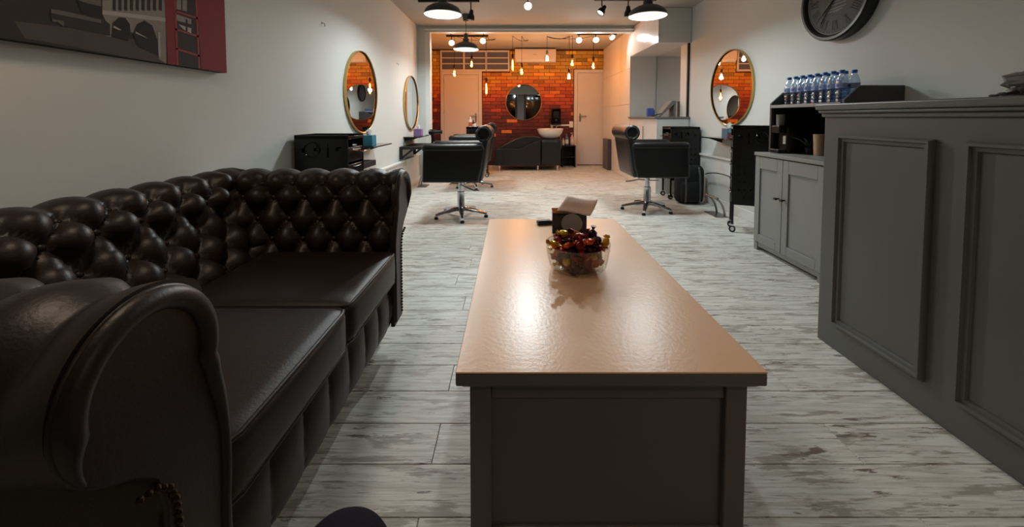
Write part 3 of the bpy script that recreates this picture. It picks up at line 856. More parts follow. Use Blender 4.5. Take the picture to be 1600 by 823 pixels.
# ------------------------------------------------------------------ wall clock
cl = thing('wall_clock', 'large round dark grey wall clock with roman numerals', 'clock', (XR, 2.835, 1.885))
b = MB(); b.lathe([(.30, -.001), (.305, -.02), (.305, -.07), (.296, -.082), (.278, -.082), (.268, -.074), (.262, -.05), (.262, -.001)], n=64, axis='x', caps=False); b.build('rim', 'clock_rim', cl)
MB().lathe([(.262, -.001), (.262, -.05)], n=64, axis='x').build('dial', 'clock_face', cl)
MB().tube([(-.053, .255 * math.cos(2 * PI * k / 64), .255 * math.sin(2 * PI * k / 64)) for k in range(64)], .0028, 6, closed=True).build('inner_ring', 'clock_light', cl)
def stroke(b, p, q, w):
    p, q = Vector(p), Vector(q); dd = (q - p); nn = Vector((-dd.y, dd.x)).normalized() * w / 2
    b.add([(-.0515, *(p + nn)), (-.0515, *(p - nn)), (-.0515, *(q - nn)), (-.0515, *(q + nn))], [(0, 1, 2, 3)])
rom = ['XII', 'I', 'II', 'III', 'IIII', 'V', 'VI', 'VII', 'VIII', 'IX', 'X', 'XI']
for h, s in enumerate(rom):
    a = R(30 * h); up = Vector((-math.sin(a), math.cos(a))); rt = Vector((-math.cos(a), -math.sin(a)))   # seen from -X the right hand side is -Y
    b = MB(); ws = {'I': .016, 'V': .04, 'X': .04}; tot = sum(ws[c] for c in s); x = -tot / 2; r0, r1 = .165, .225
    for c in s:
        w = ws[c]; xm = x + w / 2
        if c == 'I': stroke(b, up * r0 + rt * xm, up * r1 + rt * xm, .008)
        elif c == 'V': stroke(b, up * r1 + rt * (xm - w * .35), up * r0 + rt * xm, .009); stroke(b, up * r1 + rt * (xm + w * .35), up * r0 + rt * xm, .004)
        else: stroke(b, up * r1 + rt * (xm - w * .35), up * r0 + rt * (xm + w * .35), .009); stroke(b, up * r1 + rt * (xm + w * .35), up * r0 + rt * (xm - w * .35), .004)
        x += w
    stroke(b, up * (r1 + .001) - rt * tot / 2, up * (r1 + .001) + rt * tot / 2, .003); stroke(b, up * (r0 - .001) - rt * tot / 2, up * (r0 - .001) + rt * tot / 2, .003)
    b.build('numeral', 'clock_mark', cl, smooth=False)
b = MB()
for k in range(60):
    a = R(6 * k); u = Vector((-math.sin(a), math.cos(a))); stroke(b, u * .235, u * .243, .005)
b.build('minute_marks', 'clock_mark', cl, smooth=False)
b = MB()
for z, y0, y1 in ((-.03, .07, -.09), (-.05, .085, -.085), (-.075, .06, -.09), (-.092, .075, -.06), (-.10, .02, -.03)): stroke(b, Vector((y0, z)), Vector((y1, z + .004)), .006)
b.build('dial_script', 'clock_light', cl, smooth=False)
for ln, an, w in ((.15, 228, .008), (.2, 218, .006)):
    a = R(an); u = Vector((-math.sin(a), math.cos(a))); b = MB(); b.tube([(-.058, *(u * -.03)), (-.058, *(u * ln))], w / 2, 6); b.build('hand', 'black_in', cl)
MB().cyl((-.05, 0, 0), (-.064, 0, 0), .01).build('hub', 'black_in', cl)

# ------------------------------------------------------------------ canvas print on the left wall
XCV = -1.457
cv = thing('canvas_print', 'large black and white city canvas with red telephone box', 'picture', (XL, 1.3, 1.255))
ox, oy, oz = cv.location
bx('canvas', 'art_black', cv, (.002, XCV - .001 - ox, .45 - oy, 2.003 - oy, 0, .95), .002)
bx('red_edge', 'art_red', cv, (.002, XCV - .001 - ox, 2.003 - oy, 2.0055 - oy, 0, .95), 0)
arts = ['art_black', 'art_dark', 'art_water', 'art_mid', 'art_stone', 'art_light', 'art_red', 'art_red2']
b = MB()
def art(pts, mi, lay):
    vs = []
    for px, py in pts:
        x, y, z = on_x(px, py, XCV + lay * .0003); vs.append((x - ox, max(.45, min(2.004, y)) - oy, max(1.2555, min(2.2, z)) - oz))
    b.add(vs, [tuple(range(len(vs)))], mi)
def yz(pts, mi, lay): b.add([(XCV + lay * .0003 - ox, y - oy, z - oz) for y, z in pts], [tuple(range(len(pts)))], mi)
yz([(.45, 1.2555), (1.78, 1.2555), (1.78, 2.2), (.45, 2.2)], 1, 0)
yz([(.45, 1.55), (1.78, 1.55), (1.78, 2.2), (.45, 2.2)], 0, 1)
art([(-40, 52), (40, 60), (110, 72), (200, 90), (262, 103), (262, 74), (170, 52), (80, 40), (0, 30)], 2, 1)            # water
art([(0, 25), (20, 28), (40, 62), (-30, 52)], 1, 2)
art([(78, 12), (110, 18), (160, 28), (172, 38), (172, 56), (110, 44), (80, 32)], 1, 3)      # boats and bank
art([(80, 14), (108, 19), (158, 31), (158, 36), (108, 26), (80, 20)], 3, 4)
art([(82, 30), (100, 33), (100, 42), (90, 34), (82, 34)], 3, 4)
art([(120, 0), (160, 0), (160, 30), (128, 20)], 0, 4)
art([(158, 0), (260, 0), (260, 100), (248, 92), (246, 62), (238, 40), (226, 32), (214, 38), (208, 52), (204, 50), (203, 38), (196, 28), (186, 27), (176, 36), (174, 58), (166, 56), (168, 38), (160, 22)], 4, 2)   # bridge and palace
art([(160, 16), (260, 28), (260, 34), (160, 22)], 5, 3)
for px in range(176, 256, 9): art([(px, 0), (px + 5, 0), (px + 5, 17), (px, 16)], 1, 4)
art([(122, 0), (158, 0), (158, 10), (140, 6)], 3, 5)
art([(174, 57), (176, 36), (186, 27), (196, 28), (203, 38), (204, 50), (200, 64)], 0, 5)
art([(208, 52), (214, 38), (226, 32), (238, 40), (246, 62), (246, 86), (215, 72)], 0, 5)
art([(212, 49), (231, 60), (226, 58), (212, 52)], 5, 6); art([(178, 40), (190, 47), (186, 47), (177, 43)], 5, 6)
art([(247, 50), (250, 50), (251, 90), (248, 88)], 5, 6)
art([(258, 0), (272, 0), (276, 103), (262, 100)], 6, 6)                           # telephone box
art([(272, 0), (312, 0), (316, 112), (276, 103)], 1, 6)
art([(308, 0), (352, 0), (356, 118), (315, 112)], 6, 7)
art([(272, 0), (275, 0), (279, 104), (276, 103)], 7, 8); art([(305, 0), (308, 0), (313, 110), (310, 109)], 7, 8)
for yy in (16, 44, 74): art([(274, yy), (312, yy + 12), (312, yy + 15), (274, yy + 3)], 7, 8)
art([(276, 22), (299, 30), (299, 38), (276, 32)], 4, 7); art([(279, 38), (299, 44), (299, 52), (288, 47)], 5, 7); art([(290, 30), (293, 31), (293, 50), (290, 49)], 1, 8); art([(276, 0), (292, 0), (292, 18), (276, 14)], 4, 7); art([(283, 0), (285, 0), (285, 16), (283, 15)], 1, 8)
pr = b.build('printed_picture', arts, cv, smooth=False)

# ------------------------------------------------------------------ round gold mirrors
def round_mirror(loc, rad, sign, label, axis='x', frame='gold'):
    t = thing('round_mirror', label, 'mirror', loc, 0, 'round gold framed mirrors' if frame == 'gold' else None)
    s = sign
    MB().lathe([(rad - .012, 0), (rad, 0), (rad, s * .028), (rad - .006, s * .03), (rad - .012, s * .026)], n=64, axis=axis, caps=False).build('frame', frame, t)
    MB().lathe([(rad - .011, s * .012), (rad - .011, s * .014)], n=64, axis=axis).build('mirror_glass', 'mirror', t, smooth=False)
    MB().lathe([(rad - .02, 0), (rad - .02, s * .012)], n=32, axis=axis).build('backing', 'black_matt', t)
round_mirror((XL, 3.885, 1.275), .405, 1, 'large round gold framed mirror over the blue tissue box')
round_mirror((XL, 5.78, 1.245), .395, 1, 'round gold framed mirror beside the white pillar')
round_mirror((XR, 4.225, 1.345), .408, -1, 'round gold framed mirror on the right wall beside the niche')
round_mirror((.248, YB - .008, 1.345), .385, -1, 'round mirror on the orange brick rear wall', 'y')
for loc, lab in (((XL, 3.118, 1.772), 'small metal hook on the wall between canvas and mirror'), ((XL, 5.12, 1.729), 'small metal hook on the wall between two round mirrors')):
    t = thing('wall_hook', lab, 'hook', loc)
    MB().lathe([(.009, 0), (.009, .004)], n=12, axis='x').build('plate', 'steel', t); MB().tube([(.003, 0, 0), (.02, 0, -.004), (.024, 0, -.016), (.016, .01, -.024)], .003, 8).build('hook', 'steel', t)

# ------------------------------------------------------------------ styling shelves
def shelf(name, label, x0, x1, y0, y1, z, th, m='black_gloss', cat='shelf', post=False):
    t = thing(name, label, cat, (x0 if x0 < 0 else x1, (y0 + y1) / 2, z)); ox, oy, oz = t.location
    bx('board', m, t, (x0 - ox, x1 - ox, y0 - oy, y1 - oy, -th, 0), .002)
    for yy in ((y0 + .05, y1 - .08) if not post else (y0, y1 - .04)):
        s = 1 if x0 < 0 else -1
        if post:
            MB().box(0, .035, yy - oy, yy - oy + .035, -.17, -th).build('bracket_post', m, t, bevel=.002)
            MB().tube([(.03, yy - oy + .017, -.15), (.17, yy - oy + .017, -th - .005)], .014, 4).build('brace', m, t)
        else:
            MB().prism([(0, -th), (s * .14, -th), (s * .14, -th - .008), (s * .012, -th - .05), (0, -th - .05)], 'xz', yy - oy, yy - oy + .012).build('bracket', 'black_matt', t)
    return t
shelf('styling_shelf', 'black glass shelf holding the blue tissue box', XL, -1.295, 3.66, 4.20, .752, .012)
shelf('lower_shelf', 'thick black lower shelf behind the left tool trolley', XL, -1.315, 3.25, 3.76, .62, .05, 'black_matt')
shelf('styling_shelf', 'black shelf holding the purple tissue box', XL, -1.275, 5.38, 5.98, .757, .012)
shelf('lower_shelf', 'black lower shelf on a braced wooden bracket by the pillar', XL, -1.17, 5.18, 5.95, .635, .035, 'black_matt', post=True)
shelf('styling_shelf', 'black shelf on the right wall under the round mirror', 2.17, XR, 3.80, 4.47, .81, .014)
def tissue_cube(label, loc, m, extra=None):
    t = thing('tissue_box', label, 'tissue box', loc)
    bx('carton', m, t, (-.055, .055, -.055, .055, 0, .105), .003)
    b = MB()
    for k in range(3):
        a = k * 2.1; b.add([(-.02 * math.cos(a), -.02 * math.sin(a), .104), (.02 * math.cos(a), .02 * math.sin(a), .104), (.03 * math.cos(a + .3), .03 * math.sin(a + .3), .15), (.0, .0, .17 - .02 * k), (-.035 * math.cos(a - .3), -.035 * math.sin(a - .3), .145)], [(0, 1, 2, 3, 4)])
    o = b.build('tissue', 'tissue', t, smooth=False); o.modifiers.new('thick', 'SOLIDIFY').thickness = .0015
    if extra:
        for i, (dx, dz, s, mm) in enumerate(extra):
            b = MB(); b.lathe([(s, -.0558), (s, -.0552)], (dx, 0, dz), 16, 'y'); b.build('printed_dot', mm, t)
    return t
tissue_cube('blue tissue box on the left glass shelf', (-1.39, 3.78, .752), 'blue_box')
tissue_cube('purple patterned tissue box on the shelf near the pillar', (-1.36, 5.66, .757), 'purple_box')
tissue_cube('slate blue tissue box with red and teal print on right shelf', (2.255, 4.04, .81), 'slate_box', ((-.02, .03, .022, 'red_print'), (.025, .07, .025, 'teal_print'), (-.03, .08, .018, 'teal_print')))
# hair dryer in its holder
t = thing('hair_dryer', 'black hair dryer hanging at the end of the shelf', 'hair dryer', (-1.235, 6.03, .80))
MB().lathe([(.03, -.05), (.042, -.03), (.044, .02), (.03, .07), (.026, .15), (.032, .155), (.02, .155)], n=20, axis='x').build('barrel', 'black_plastic', t)
MB().tube([(0, 0, -.03), (.005, 0, -.1), (.0, 0, -.17)], [.022, .02, .017], 12).build('handle', 'black_plastic', t)
MB().tube([(-.09, -.05, -.043), (-.03, -.045, -.043), (.0, 0, -.043)], .006, 8).build('holder_arm', 'steel', t)
t = thing('wall_intercom', 'black device on the brick return wall', 'device', (XA + .008, 7.9, 1.40))
bx('case', 'black_plastic', t, (0, .04, -.05, .05, -.1, .1), .01); MB().sph((.06, 0, .0), .035, 12, 8).build('knob', 'black_plastic', t)
for loc, lab in (((XL + .018, 5.5, .5), 'white wall socket under the braced shelf'),):
    t = thing('wall_socket', lab, 'socket', (XL, 5.75, .55)); bx('plate', 'white_trim', t, (0, .012, -.07, .07, -.04, .04), .003); bx('switch', 'ceramic', t, (.012, .016, -.02, .02, -.015, .015), .001)
t = thing('paper_tag', 'small yellow green tag on the wall panelling', 'tag', (XL + .04, 5.35, .40)); bx('card', 'tag_green', t, (0, .003, -.02, .02, -.04, .04), 0); MB().tube([(.0015, 0, .04), (.0015, 0, .052)], .0012, 6).build('string', 'steel', t)

# ------------------------------------------------------------------ salon chairs (built facing -X)
ch = thing('salon_chair', 'black salon chair nearest the sofa, facing left wall', 'chair', (-.53, 4.02, 0), 0, 'black salon chairs')
panel = [(-.335, .40), (.205, .40), (.235, .52), (.265, .74), (-.325, .74)]
for s in (-1, 1):
    y0, y1 = (-.30, -.225) if s < 0 else (.225, .30)
    ar = MB().prism(panel, 'xz', y0, y1).build('arm', 'vinyl', ch, bevel=.018, seg=3)
    MB().rbox(-.338, .262, y0 - .006, y1 + .006, .695, .772, .034, 8).build('arm_pad', 'vinyl', ar)
MB().rbox(-.33, .16, -.226, .226, .40, .53, .035, 8, (0, 0, .012)).build('seat', 'vinyl', ch)
bk = MB().rbox(-.034, .034, -.275, .275, -.0, .44, .03, 8, (.01, 0, 0))
bk.xf(Matrix.Translation((.205, 0, .40)) @ Matrix.Rotation(R(9), 4, 'Y')); bk.build('backrest', 'vinyl', ch)
hr = MB().lathe([(.0005, -.262), (.05, -.262), (.055, -.268), (.07, -.27), (.08, -.262), (.082, -.24), (.082, .24), (.08, .262), (.07, .27), (.055, .268), (.05, .262), (.0005, .262)], (.255, 0, .868), 28, 'y').build('headrest_roll', 'vinyl', ch)
for s in (-1, 1): MB().tube([(.255 + .062 * math.cos(2 * PI * k / 24), s * .2705, .868 + .062 * math.sin(2 * PI * k / 24)) for k in range(24)], .004, 6, closed=True).build('roll_piping', 'vinyl_trim', hr)
MB().box(-.11, .11, -.11, .11, .375, .40).build('seat_plate', 'black_matt', ch, bevel=.004)
MB().lathe([(.045, .055), (.045, .07), (.038, .08), (.038, .26), (.026, .265), (.026, .38)], n=24).build('column', 'chrome', ch)
MB().tube([(.0, -.02, .33), (.06, -.10, .325), (.14, -.14, .30), (.20, -.14, .295)], .008, 8).build('pump_lever', 'chrome', ch)
MB().tube([(0, .02, .335), (-.10, .05, .335), (-.12, .0, .33)], .008, 8).build('lock_lever', 'chrome', ch)
for k in range(5):
    a = R(-80 + 72 * k); dx, dy = math.cos(a), math.sin(a)
    lg = MB(); n = 8; vs = []; fs = []
    for i in range(n + 1):
        u = i / n; r = .02 + .255 * u; w = .026 - .010 * u; zt = .105 - .055 * u ** 1.3; zb = zt - (.04 - .018 * u)
        for (ww, zz) in ((w * .6, zt), (w, zt - .012), (w, zb), (-w, zb), (-w, zt - .012), (-w * .6, zt)): vs.append((dx * r - dy * ww, dy * r + dx * ww, zz))
    for i in range(n):
        for q in range(6): fs.append((i * 6 + q, i * 6 + (q + 1) % 6, (i + 1) * 6 + (q + 1) % 6, (i + 1) * 6 + q))
    fs.append(tuple(range(6))[::-1]); fs.append(tuple(n * 6 + q for q in range(6)))
    l = lg.add(vs, fs).build('base_leg', 'chrome', ch, angle=50)
    MB().lathe([(.020, 0), (.022, .012), (.014, .028)], (dx * .265, dy * .265, 0), 12).build('foot', 'black_plastic', l)
dup(ch, (-.56, 5.74, 0), R(2), 'black salon chair farther back, facing the left wall')
dup(ch, (1.50, 4.30, 0), R(180), 'black salon chair by the right wall, facing its mirror')

# chrome foot rests
fr = thing('foot_rest', 'curved chrome foot rest on the floor by the right wall', 'foot rest', (2.16, 4.12, 0), 0, 'chrome foot rests')
bx('base_plate', 'steel', fr, (-.07, .07, -.16, .10, 0, .006), .002)
for yy in (-.11, .05):
    MB().tube(bez((.05, yy, .006), (.03, yy, .15), (-.05, yy, .19), 8), .011, 8).build('upright', 'steel', fr)
MB().tube([(-.05, -.15, .195), (-.05, .09, .195)], .012, 10).build('bar', 'steel', fr)
dup(fr, (-1.33, 5.78, 0), R(180), 'curved chrome foot rest on the floor by the pillar')

# ------------------------------------------------------------------ black salon trolleys
def perforated(b, x0, x1, z0, z1, y0, y1, holes):
    xs = sorted({x0, x1, *[h[0] for h in holes], *[h[1] for h in holes]}); zs = sorted({z0, z1, *[h[2] for h in holes], *[h[3] for h in holes]})
    for a, c in zip(xs, xs[1:]):
        for e, f in zip(zs, zs[1:]):
            mx, mz = (a + c) / 2, (e + f) / 2
            if not any(h[0] < mx < h[1] and h[2] < mz < h[3] for h in holes): b.box(a, c, y0, y1, e, f)
tr = thing('tool_trolley', 'black perforated tool trolley behind the sofa by left wall', 'trolley', (-1.29, 2.77, 0), 0, 'black tool trolleys')
TW, TD, TT = .18, .135, .91     # half width (x), half depth (y), top
for s in (-1, 1):
    hs = [(-.135 + .05 * i, -.135 + .05 * i + .014, .30 + .065 * j, .30 + .065 * j + .014) for i in range(6) for j in range(6)]
    hs += [(-.05, -.012, .80, .84), (.10, .135, .80, .83), (-.13, -.105, .79, .82), (.04, .052, .76, .85)]
    b = MB(); perforated(b, -TW, TW, .24, TT - .01, s * TD - .006, s * TD + .006, hs)
    sp = b.build('side_panel', 'black_plastic', tr, smooth=False)
    MB().tube([(-.06 + .052 * math.cos(2 * PI * k / 24), s * (TD + .008), .81 + .052 * math.sin(2 * PI * k / 24)) for k in range(24)], .004, 6, closed=True).build('dryer_ring', 'black_gloss', sp)
b = MB(); b.box(-TW, TW, -TD, TD, TT - .03, TT - .022); b.box(-TW, TW, -TD - .006, -TD + .004, TT - .03, TT); b.box(-TW, TW, TD - .004, TD + .006, TT - .03, TT); b.box(-TW - .004, -TW + .004, -TD, TD, TT - .03, TT); b.box(TW - .004, TW + .004, -TD, TD, TT - .03, TT - .01)
b.build('top_tray', 'black_gloss', tr, bevel=.002)
for k in range(5):
    z = .25 + k * .118
    dr = bx('drawer', 'black_plastic', tr, (-TW + .01, TW, -TD + .012, TD - .012, z, z + .10), .004)
    MB().tube([(TW + .003, -.06, z + .085), (TW + .012, -.05, z + .082), (TW + .012, .05, z + .082), (TW + .003, .06, z + .085)], .004, 6).build('drawer_pull', 'steel', dr)
for sx in (-1, 1):
    for sy in (-1, 1):
        lg = MB().box(sx * (TW - .012) - .01, sx * (TW - .012) + .01, sy * (TD - .012) - .01, sy * (TD - .012) + .01, .07, .24).build('leg', 'black_plastic', tr)
        c = MB(); x, y = sx * (TW - .012), sy * (TD - .012); c.cyl((x, y - .01, .03), (x, y + .01, .03), .03, n=18); c.build('caster', 'black_plastic', lg)
        c = MB(); c.cyl((x, y - .012, .03), (x, y + .012, .03), .017, n=14); c.box(x - .012, x + .012, y - .014, y + .014, .055, .072); c.build('caster_hub', 'chrome', lg)
MB().lathe([(.030, 0), (.045, .004), (.046, .010), (.03, .006), (.0005, .006)], (TW + .035, .0, .785), 20).build('copper_cup', 'copper', tr)
t3 = dup(tr, (2.15, 3.48, 0), R(155), 'black perforated tool trolley beside the grey cabinet'); t3.scale = (.9, .72, 1.05)
dup(tr, (2.155, 4.985, 0), R(180), 'black tool trolley behind the right salon chair')
bt = dup(tr, (-.6, 6.80, 0), 0, 'black tool trolley in front of the left rear door')
bt.scale = (1, 1, .95)
def bottle(name, label, loc, r, h, m, capm, pump=False):
    t = thing(name, label, 'bottle', loc)
    MB().lathe([(r * .9, 0), (r, .006), (r, h * .62), (r * .5, h * .75), (r * .4, h * .8)], n=16).build('body', m, t)
    if pump:
        b = MB(); b.cyl((0, 0, h * .8), (0, 0, h), r * .25, n=8); b.box(-r * .9, r * .3, -r * .25, r * .25, h * .94, h); b.build('pump', capm, t)
    else: MB().lathe([(r * .45, h * .79), (r * .4, h * .95), (r * .2, h)], n=12).build('cap', capm, t)
    MB().lathe([(r * 1.01, h * .15), (r * 1.01, h * .5)], n=16, caps=False).build('label', 'label_white' if m != 'label_white' else 'orange_label', t)
zt_ = (TT - .022) * .95
bottle('spray_bottle', 'white bottle with orange label on the rear trolley', (-.72, 6.76, zt_), .03, .2, 'label_white', 'ceramic')
bottle('lotion_bottle', 'short pale bottle beside the orange labelled bottle', (-.64, 6.74, zt_), .024, .1, 'ceramic', 'black_plastic')
bottle('dark_bottle', 'dark brown bottle on the rear trolley', (-.68, 6.84, zt_), .022, .14, 'candy_dark', 'black_plastic')
# backpack
bp = thing('backpack', 'black backpack on the floor behind the right salon chair', 'backpack', (2.12, 4.66, 0), R(-4))
MB().rbox(-.16, .17, -.09, .09, 0, .46, .08, 10, (.0, .02, .0)).build('main_bag', 'fabric_black', bp)
MB().rbox(-.12, .13, -.13, -.07, .03, .27, .035, 8, (0, .012, 0)).build('front_pocket', 'fabric_black', bp)
for x in (-.075, .085): MB().tube([(x, -.085, .44), (x, -.125, .34), (x, -.137, .16), (x, -.12, .03)], .012, 6).build('strap', 'hutch_dark', bp)
MB().tube(bez((-.03, 0, .455), (0, 0, .52), (.04, 0, .455), 8), .008, 8).build('carry_loop', 'fabric_black', bp)
# cable from wall ledge to trolley
tag(MB().tube(bez((2.28, 4.58, .36), (2.25, 4.2, .47), (2.26, 3.68, .37), 16), .006, 8).build('power_cable', 'black_plastic', None), 'thin black cable running towards the tool trolley', 'cable')

# ------------------------------------------------------------------ hair wash unit
wu = thing('wash_unit', 'black hair wash lounge chair with white basin', 'wash chair', (.3, 7.78, 0))
ox = .3
side_poly = [(-.62, .10), (-.62, .41), (-.42, .43), (-.22, .42), (-.12, .43), (.05, .52), (.25, .60), (.25, .10)]
for s in (-1, 1):
    y0, y1 = (-.32, -.25) if s < 0 else (.25, .32)
    MB().prism([(x, z) for x, z in side_poly], 'xz', y0, y1).build('side_panel', 'vinyl', wu, bevel=.012)
MB().tube([(-.61, -.323, .405), (-.42, -.323, .425), (-.22, -.323, .415), (-.12, -.323, .425), (.05, -.323, .515), (.25, -.323, .595)], .005, 6).build('piping', 'vinyl_trim', wu)
pad = [(-.60, .20), (-.60, .42), (-.50, .47), (-.36, .55), (-.22, .62), (-.08, .66), (.06, .668), (.2, .655), (.27, .64), (.27, .20)]
MB().prism(pad, 'xz', -.25, .25).build('seat_pad', 'vinyl', wu, bevel=.015)
MB().rbox(.262, .645, -.30, .30, .10, .60, .03, 8).build('pedestal', 'vinyl', wu)
for x in (-.54, .2, .58):
    for y in (-.26, .26): MB().lathe([(.014, 0), (.016, .01), (.02, .10)], (x, y, 0), 12).build('foot', 'chrome', wu)
bs = MB(); prof = [(.12, .0), (.18, .03), (.235, .10), (.258, .17), (.262, .185), (.25, .187), (.22, .12), (.16, .05), (.0005, .035)]
bs.lathe(prof, (0, 0, 0), 36)
for i, p in enumerate(bs.v): bs.v[i] = (p[0] * 1.0 + .46, p[1] * .95 - .02, p[2] + .615 + .03 * (p[0] * .35))
bs.build('basin', 'ceramic', wu, angle=50)
MB().lathe([(.13, .595), (.14, .612), (.12, .618)], (.46, -.02, 0), 28).build('basin_collar', 'steel', wu)
b = MB(); b.tube([(.52, .17, .70), (.52, .17, .87), (.50, .12, .89), (.48, .04, .87)], .011, 8); b.tube([(.60, .17, .72), (.60, .17, .84), (.63, .1, .85)], .009, 8); b.build('tap', 'chrome', wu)
MB().tube([(.66, .1, .72), (.69, .02, .5), (.67, .05, .3)], .008, 8).build('hose', 'steel', wu)
# black heater, shelf and bottles beside the wash unit
t = thing('wall_dispenser', 'black wall dispenser on the brick wall above the basin', 'dispenser', (.93, YB - .008, .87))
bx('case', 'black_gloss', t, (-.10, .10, -.12, 0, .02, .34), .012); bx('front', 'black_plastic', t, (-.06, .06, -.135, -.12, .14, .28), .006); MB().lathe([(.02, 0), (.012, -.012)], (0, -.13, .1), 12, 'y').build('knob', 'steel', t); bx('tray', 'black_plastic', t, (-.10, .10, -.14, 0, 0, .02), .004)
t = thing('pipe_trunking', 'white trunking strip with socket on the brick wall', 'trunking', (1.06, YB - .008, .86))
bx('strip', 'white_trim', t, (-.22, .2, -.03, 0, -.02, .015), .003); bx('down_pipe', 'white_trim', t, (-.23, -.20, -.03, 0, -.16, .015), .003); bx('socket_plate', 'ceramic', t, (.16, .24, -.038, -.03, -.05, .08), .004)
t = thing('low_stand', 'low black stand beside the wash unit', 'stand', (1.18, 8.15, 0))
bx('top', 'black_matt', t, (-.15, .13, -.15, .15, .43, .45), .002); bx('side', 'black_matt', t, (-.15, -.13, -.15, .15, 0, .43), 0); bx('side', 'black_matt', t, (.11, .13, -.15, .15, 0, .43), 0); bx('back', 'black_matt', t, (-.13, .11, .13, .15, 0, .43), 0); bx('shelf', 'black_matt', t, (-.13, .11, -.14, .13, .2, .215), 0)
bottle('pump_bottle', 'blue pump bottle on the low black stand', (1.13, 8.06, .45), .04, .24, 'lotion_blue', 'lotion_blue', True)
bottle('pump_bottle', 'pink pump bottle on the low black stand', (1.245, 8.08, .45), .036, .26, 'lotion_pink', 'lotion_pink', True)
bottle('small_bottle', 'small pale bottle beside the blue pump bottle', (1.06, 8.06, .45), .022, .15, 'ceramic', 'ceramic')
# air conditioner
t = thing('air_conditioner', 'white air conditioner high on the orange brick wall', 'air conditioner', (.485, YB - .008, 2.17))
MB().prism([(0, .27), (-.2, .27), (-.215, .24), (-.21, .06), (-.16, 0), (0, 0)], 'yz', -.425, .425).build('case', 'ac_white', t, bevel=.006)
bx('vent_flap', 'white_trim', t, (-.39, .39, -.205, -.17, .005, .05), .004); bx('intake', 'black_matt', t, (-.42, .42, -.2, -.01, .27, .285), 0); bx('badge', 'hutch_dark', t, (-.05, .03, -.2165, -.213, .15, .155), 0); bx('status_light', 'ceramic', t, (-.33, -.31, -.216, -.212, .055, .075), 0)

# ------------------------------------------------------------------ lamps
WHITE = (234, 246, 249)
WARM = (255, 226, 198)
pd = None
def pendant(loc, label, zc=ZC, w=PENDANT_W, col=WHITE):
    global pd
    x, y, z = loc           # z of the rim
    t = thing('pendant_lamp', label, 'lamp', (x, y, z), 0, 'grey dome pendant lamps')
    sh_ = MB().lathe([(.175, 0), (.177, .004), (.172, .03), (.15, .062), (.105, .088), (.06, .102), (.045, .11), (.042, .15), (.03, .155), (.03, .15), (.036, .11), (.055, .098), (.1, .083), (.146, .057), (.168, .027), (.172, .003), (.175, 0)], n=40, caps=False).build('shade', 'lamp_grey', t)
    MB().lathe([(.1715, .003), (.167, .026), (.145, .055), (.099, .081), (.054, .096), (.03, .1)], n=40, caps=False).build('shade_lining', 'lamp_white', sh_)
    MB().lathe([(.03, .15), (.028, .2), (.018, .22), (.008, .23)], n=20).build('socket_cap', 'lamp_grey', t)
    for s in (-1, 1): MB().tube([(s * .028, 0, .15), (s * .028, 0, .235)], .003, 6).build('bracket_wire', 'steel', t)
    MB().tube([(0, 0, .225), (0, 0, zc - z - .04)], .0035, 6).build('cord', 'black_matt', t)
    MB().lathe([(.036, zc - z - .095), (.055, zc - z), ], n=24).build('ceiling_rose', 'lamp_grey', t)
    MB().sph((0, 0, .082), .03, 16, 10, sc=(1, 1, .8)).build('bulb', 'bulb_white', t)
    la = light('pendant_light', 'AREA', (0, 0, .028), w, col, .02, t)     # the glowing white bowl of the shade
    la.data.shape = 'DISK'; la.data.size = .30
pendant((-.655, 3.75, 2.0), 'grey dome pendant lamp nearest the left wall at top')
pendant((1.287, 3.75, 1.985), 'grey dome pendant lamp near the white overhead cabinet')
pendant((-.648, 5.55, 1.982), 'smaller looking grey dome pendant lamp in front of rear room')
pendant((-.86, .72, 2.06), 'added grey dome pendant lamp above the sofa, out of view', w=FRONT_W, col=WARM)  # added lamp out of view, brightens the near left wall
pendant((1.287, -.55, 2.0), 'added grey dome pendant lamp near the shop window, out of view', w=FRONT_W * .85, col=WARM)  # added fill lamp behind the camera for surfaces facing it

def track(label, x0, x1, y, z, heads, bar=True, group='track spotlights', cone=130):
    t = thing('track_light', label, 'lamp', ((x0 + x1) / 2, y, ZC), 0, group); ox = t.location.x
    if bar: bx('track', 'black_matt', t, (x0 - ox, x1 - ox, -.018, .018, z - ZC - .0, z - ZC + .03), .002)
    if bar and z < ZC - .05:
        for hx in (x0 + .08, x1 - .08): MB().tube([(hx - ox, 0, 0), (hx - ox, 0, z - ZC + .02)], .006, 8).build('hanger', 'black_matt', t)
    else: MB().lathe([(.05, 0), (.05, -.02), (.03, -.025)], n=20).build('ceiling_plate', 'black_matt', t)
    for (hx, hz, aim, lit, m) in heads:
        q = Vector((hx - ox, 0, hz - ZC)); a = Vector(aim).normalized()
        M = Matrix.Translation(q) @ a.to_track_quat('Z', 'Y').to_matrix().to_4x4()
        b = MB().lathe([(.018, -.075), (.024, -.06), (.028, -.03), (.045, .0), (.05, .045), (.046, .045), (.04, .0), (.0005, -.005)], n=24); b.xf(M)
        hd = b.build('spot_head', m, t)
        MB().tube([(hx - ox, 0, z - ZC), (hx - ox, 0, (z + hz) / 2 - ZC), q - a * .05], .007, 8).build('arm', 'black_matt', hd)
        b = MB().lathe([(.0005, .03), (.036, .028), (.042, .02), (.042, .01)], n=20); b.xf(M); b.build('lens', 'bulb_white' if lit else 'lamp_white', hd)
        if lit: light('spot', 'SPOT', q + a * .06, lit, WHITE, .045, t, a, cone, .7)
track('black track light at the left front ceiling', -1.15, -.40, 4.86, ZC - .03, [(-.505, 2.27, (-.15, .1, -1), 3, 'black_matt')])
track('single grey ceiling spot lit above the coffee table', .15, .25, 4.75, ZC - .03, [(.19, 2.37, (.02, -.86, -.5), SPOT_W, 'grey_plastic')], False, None, 64)
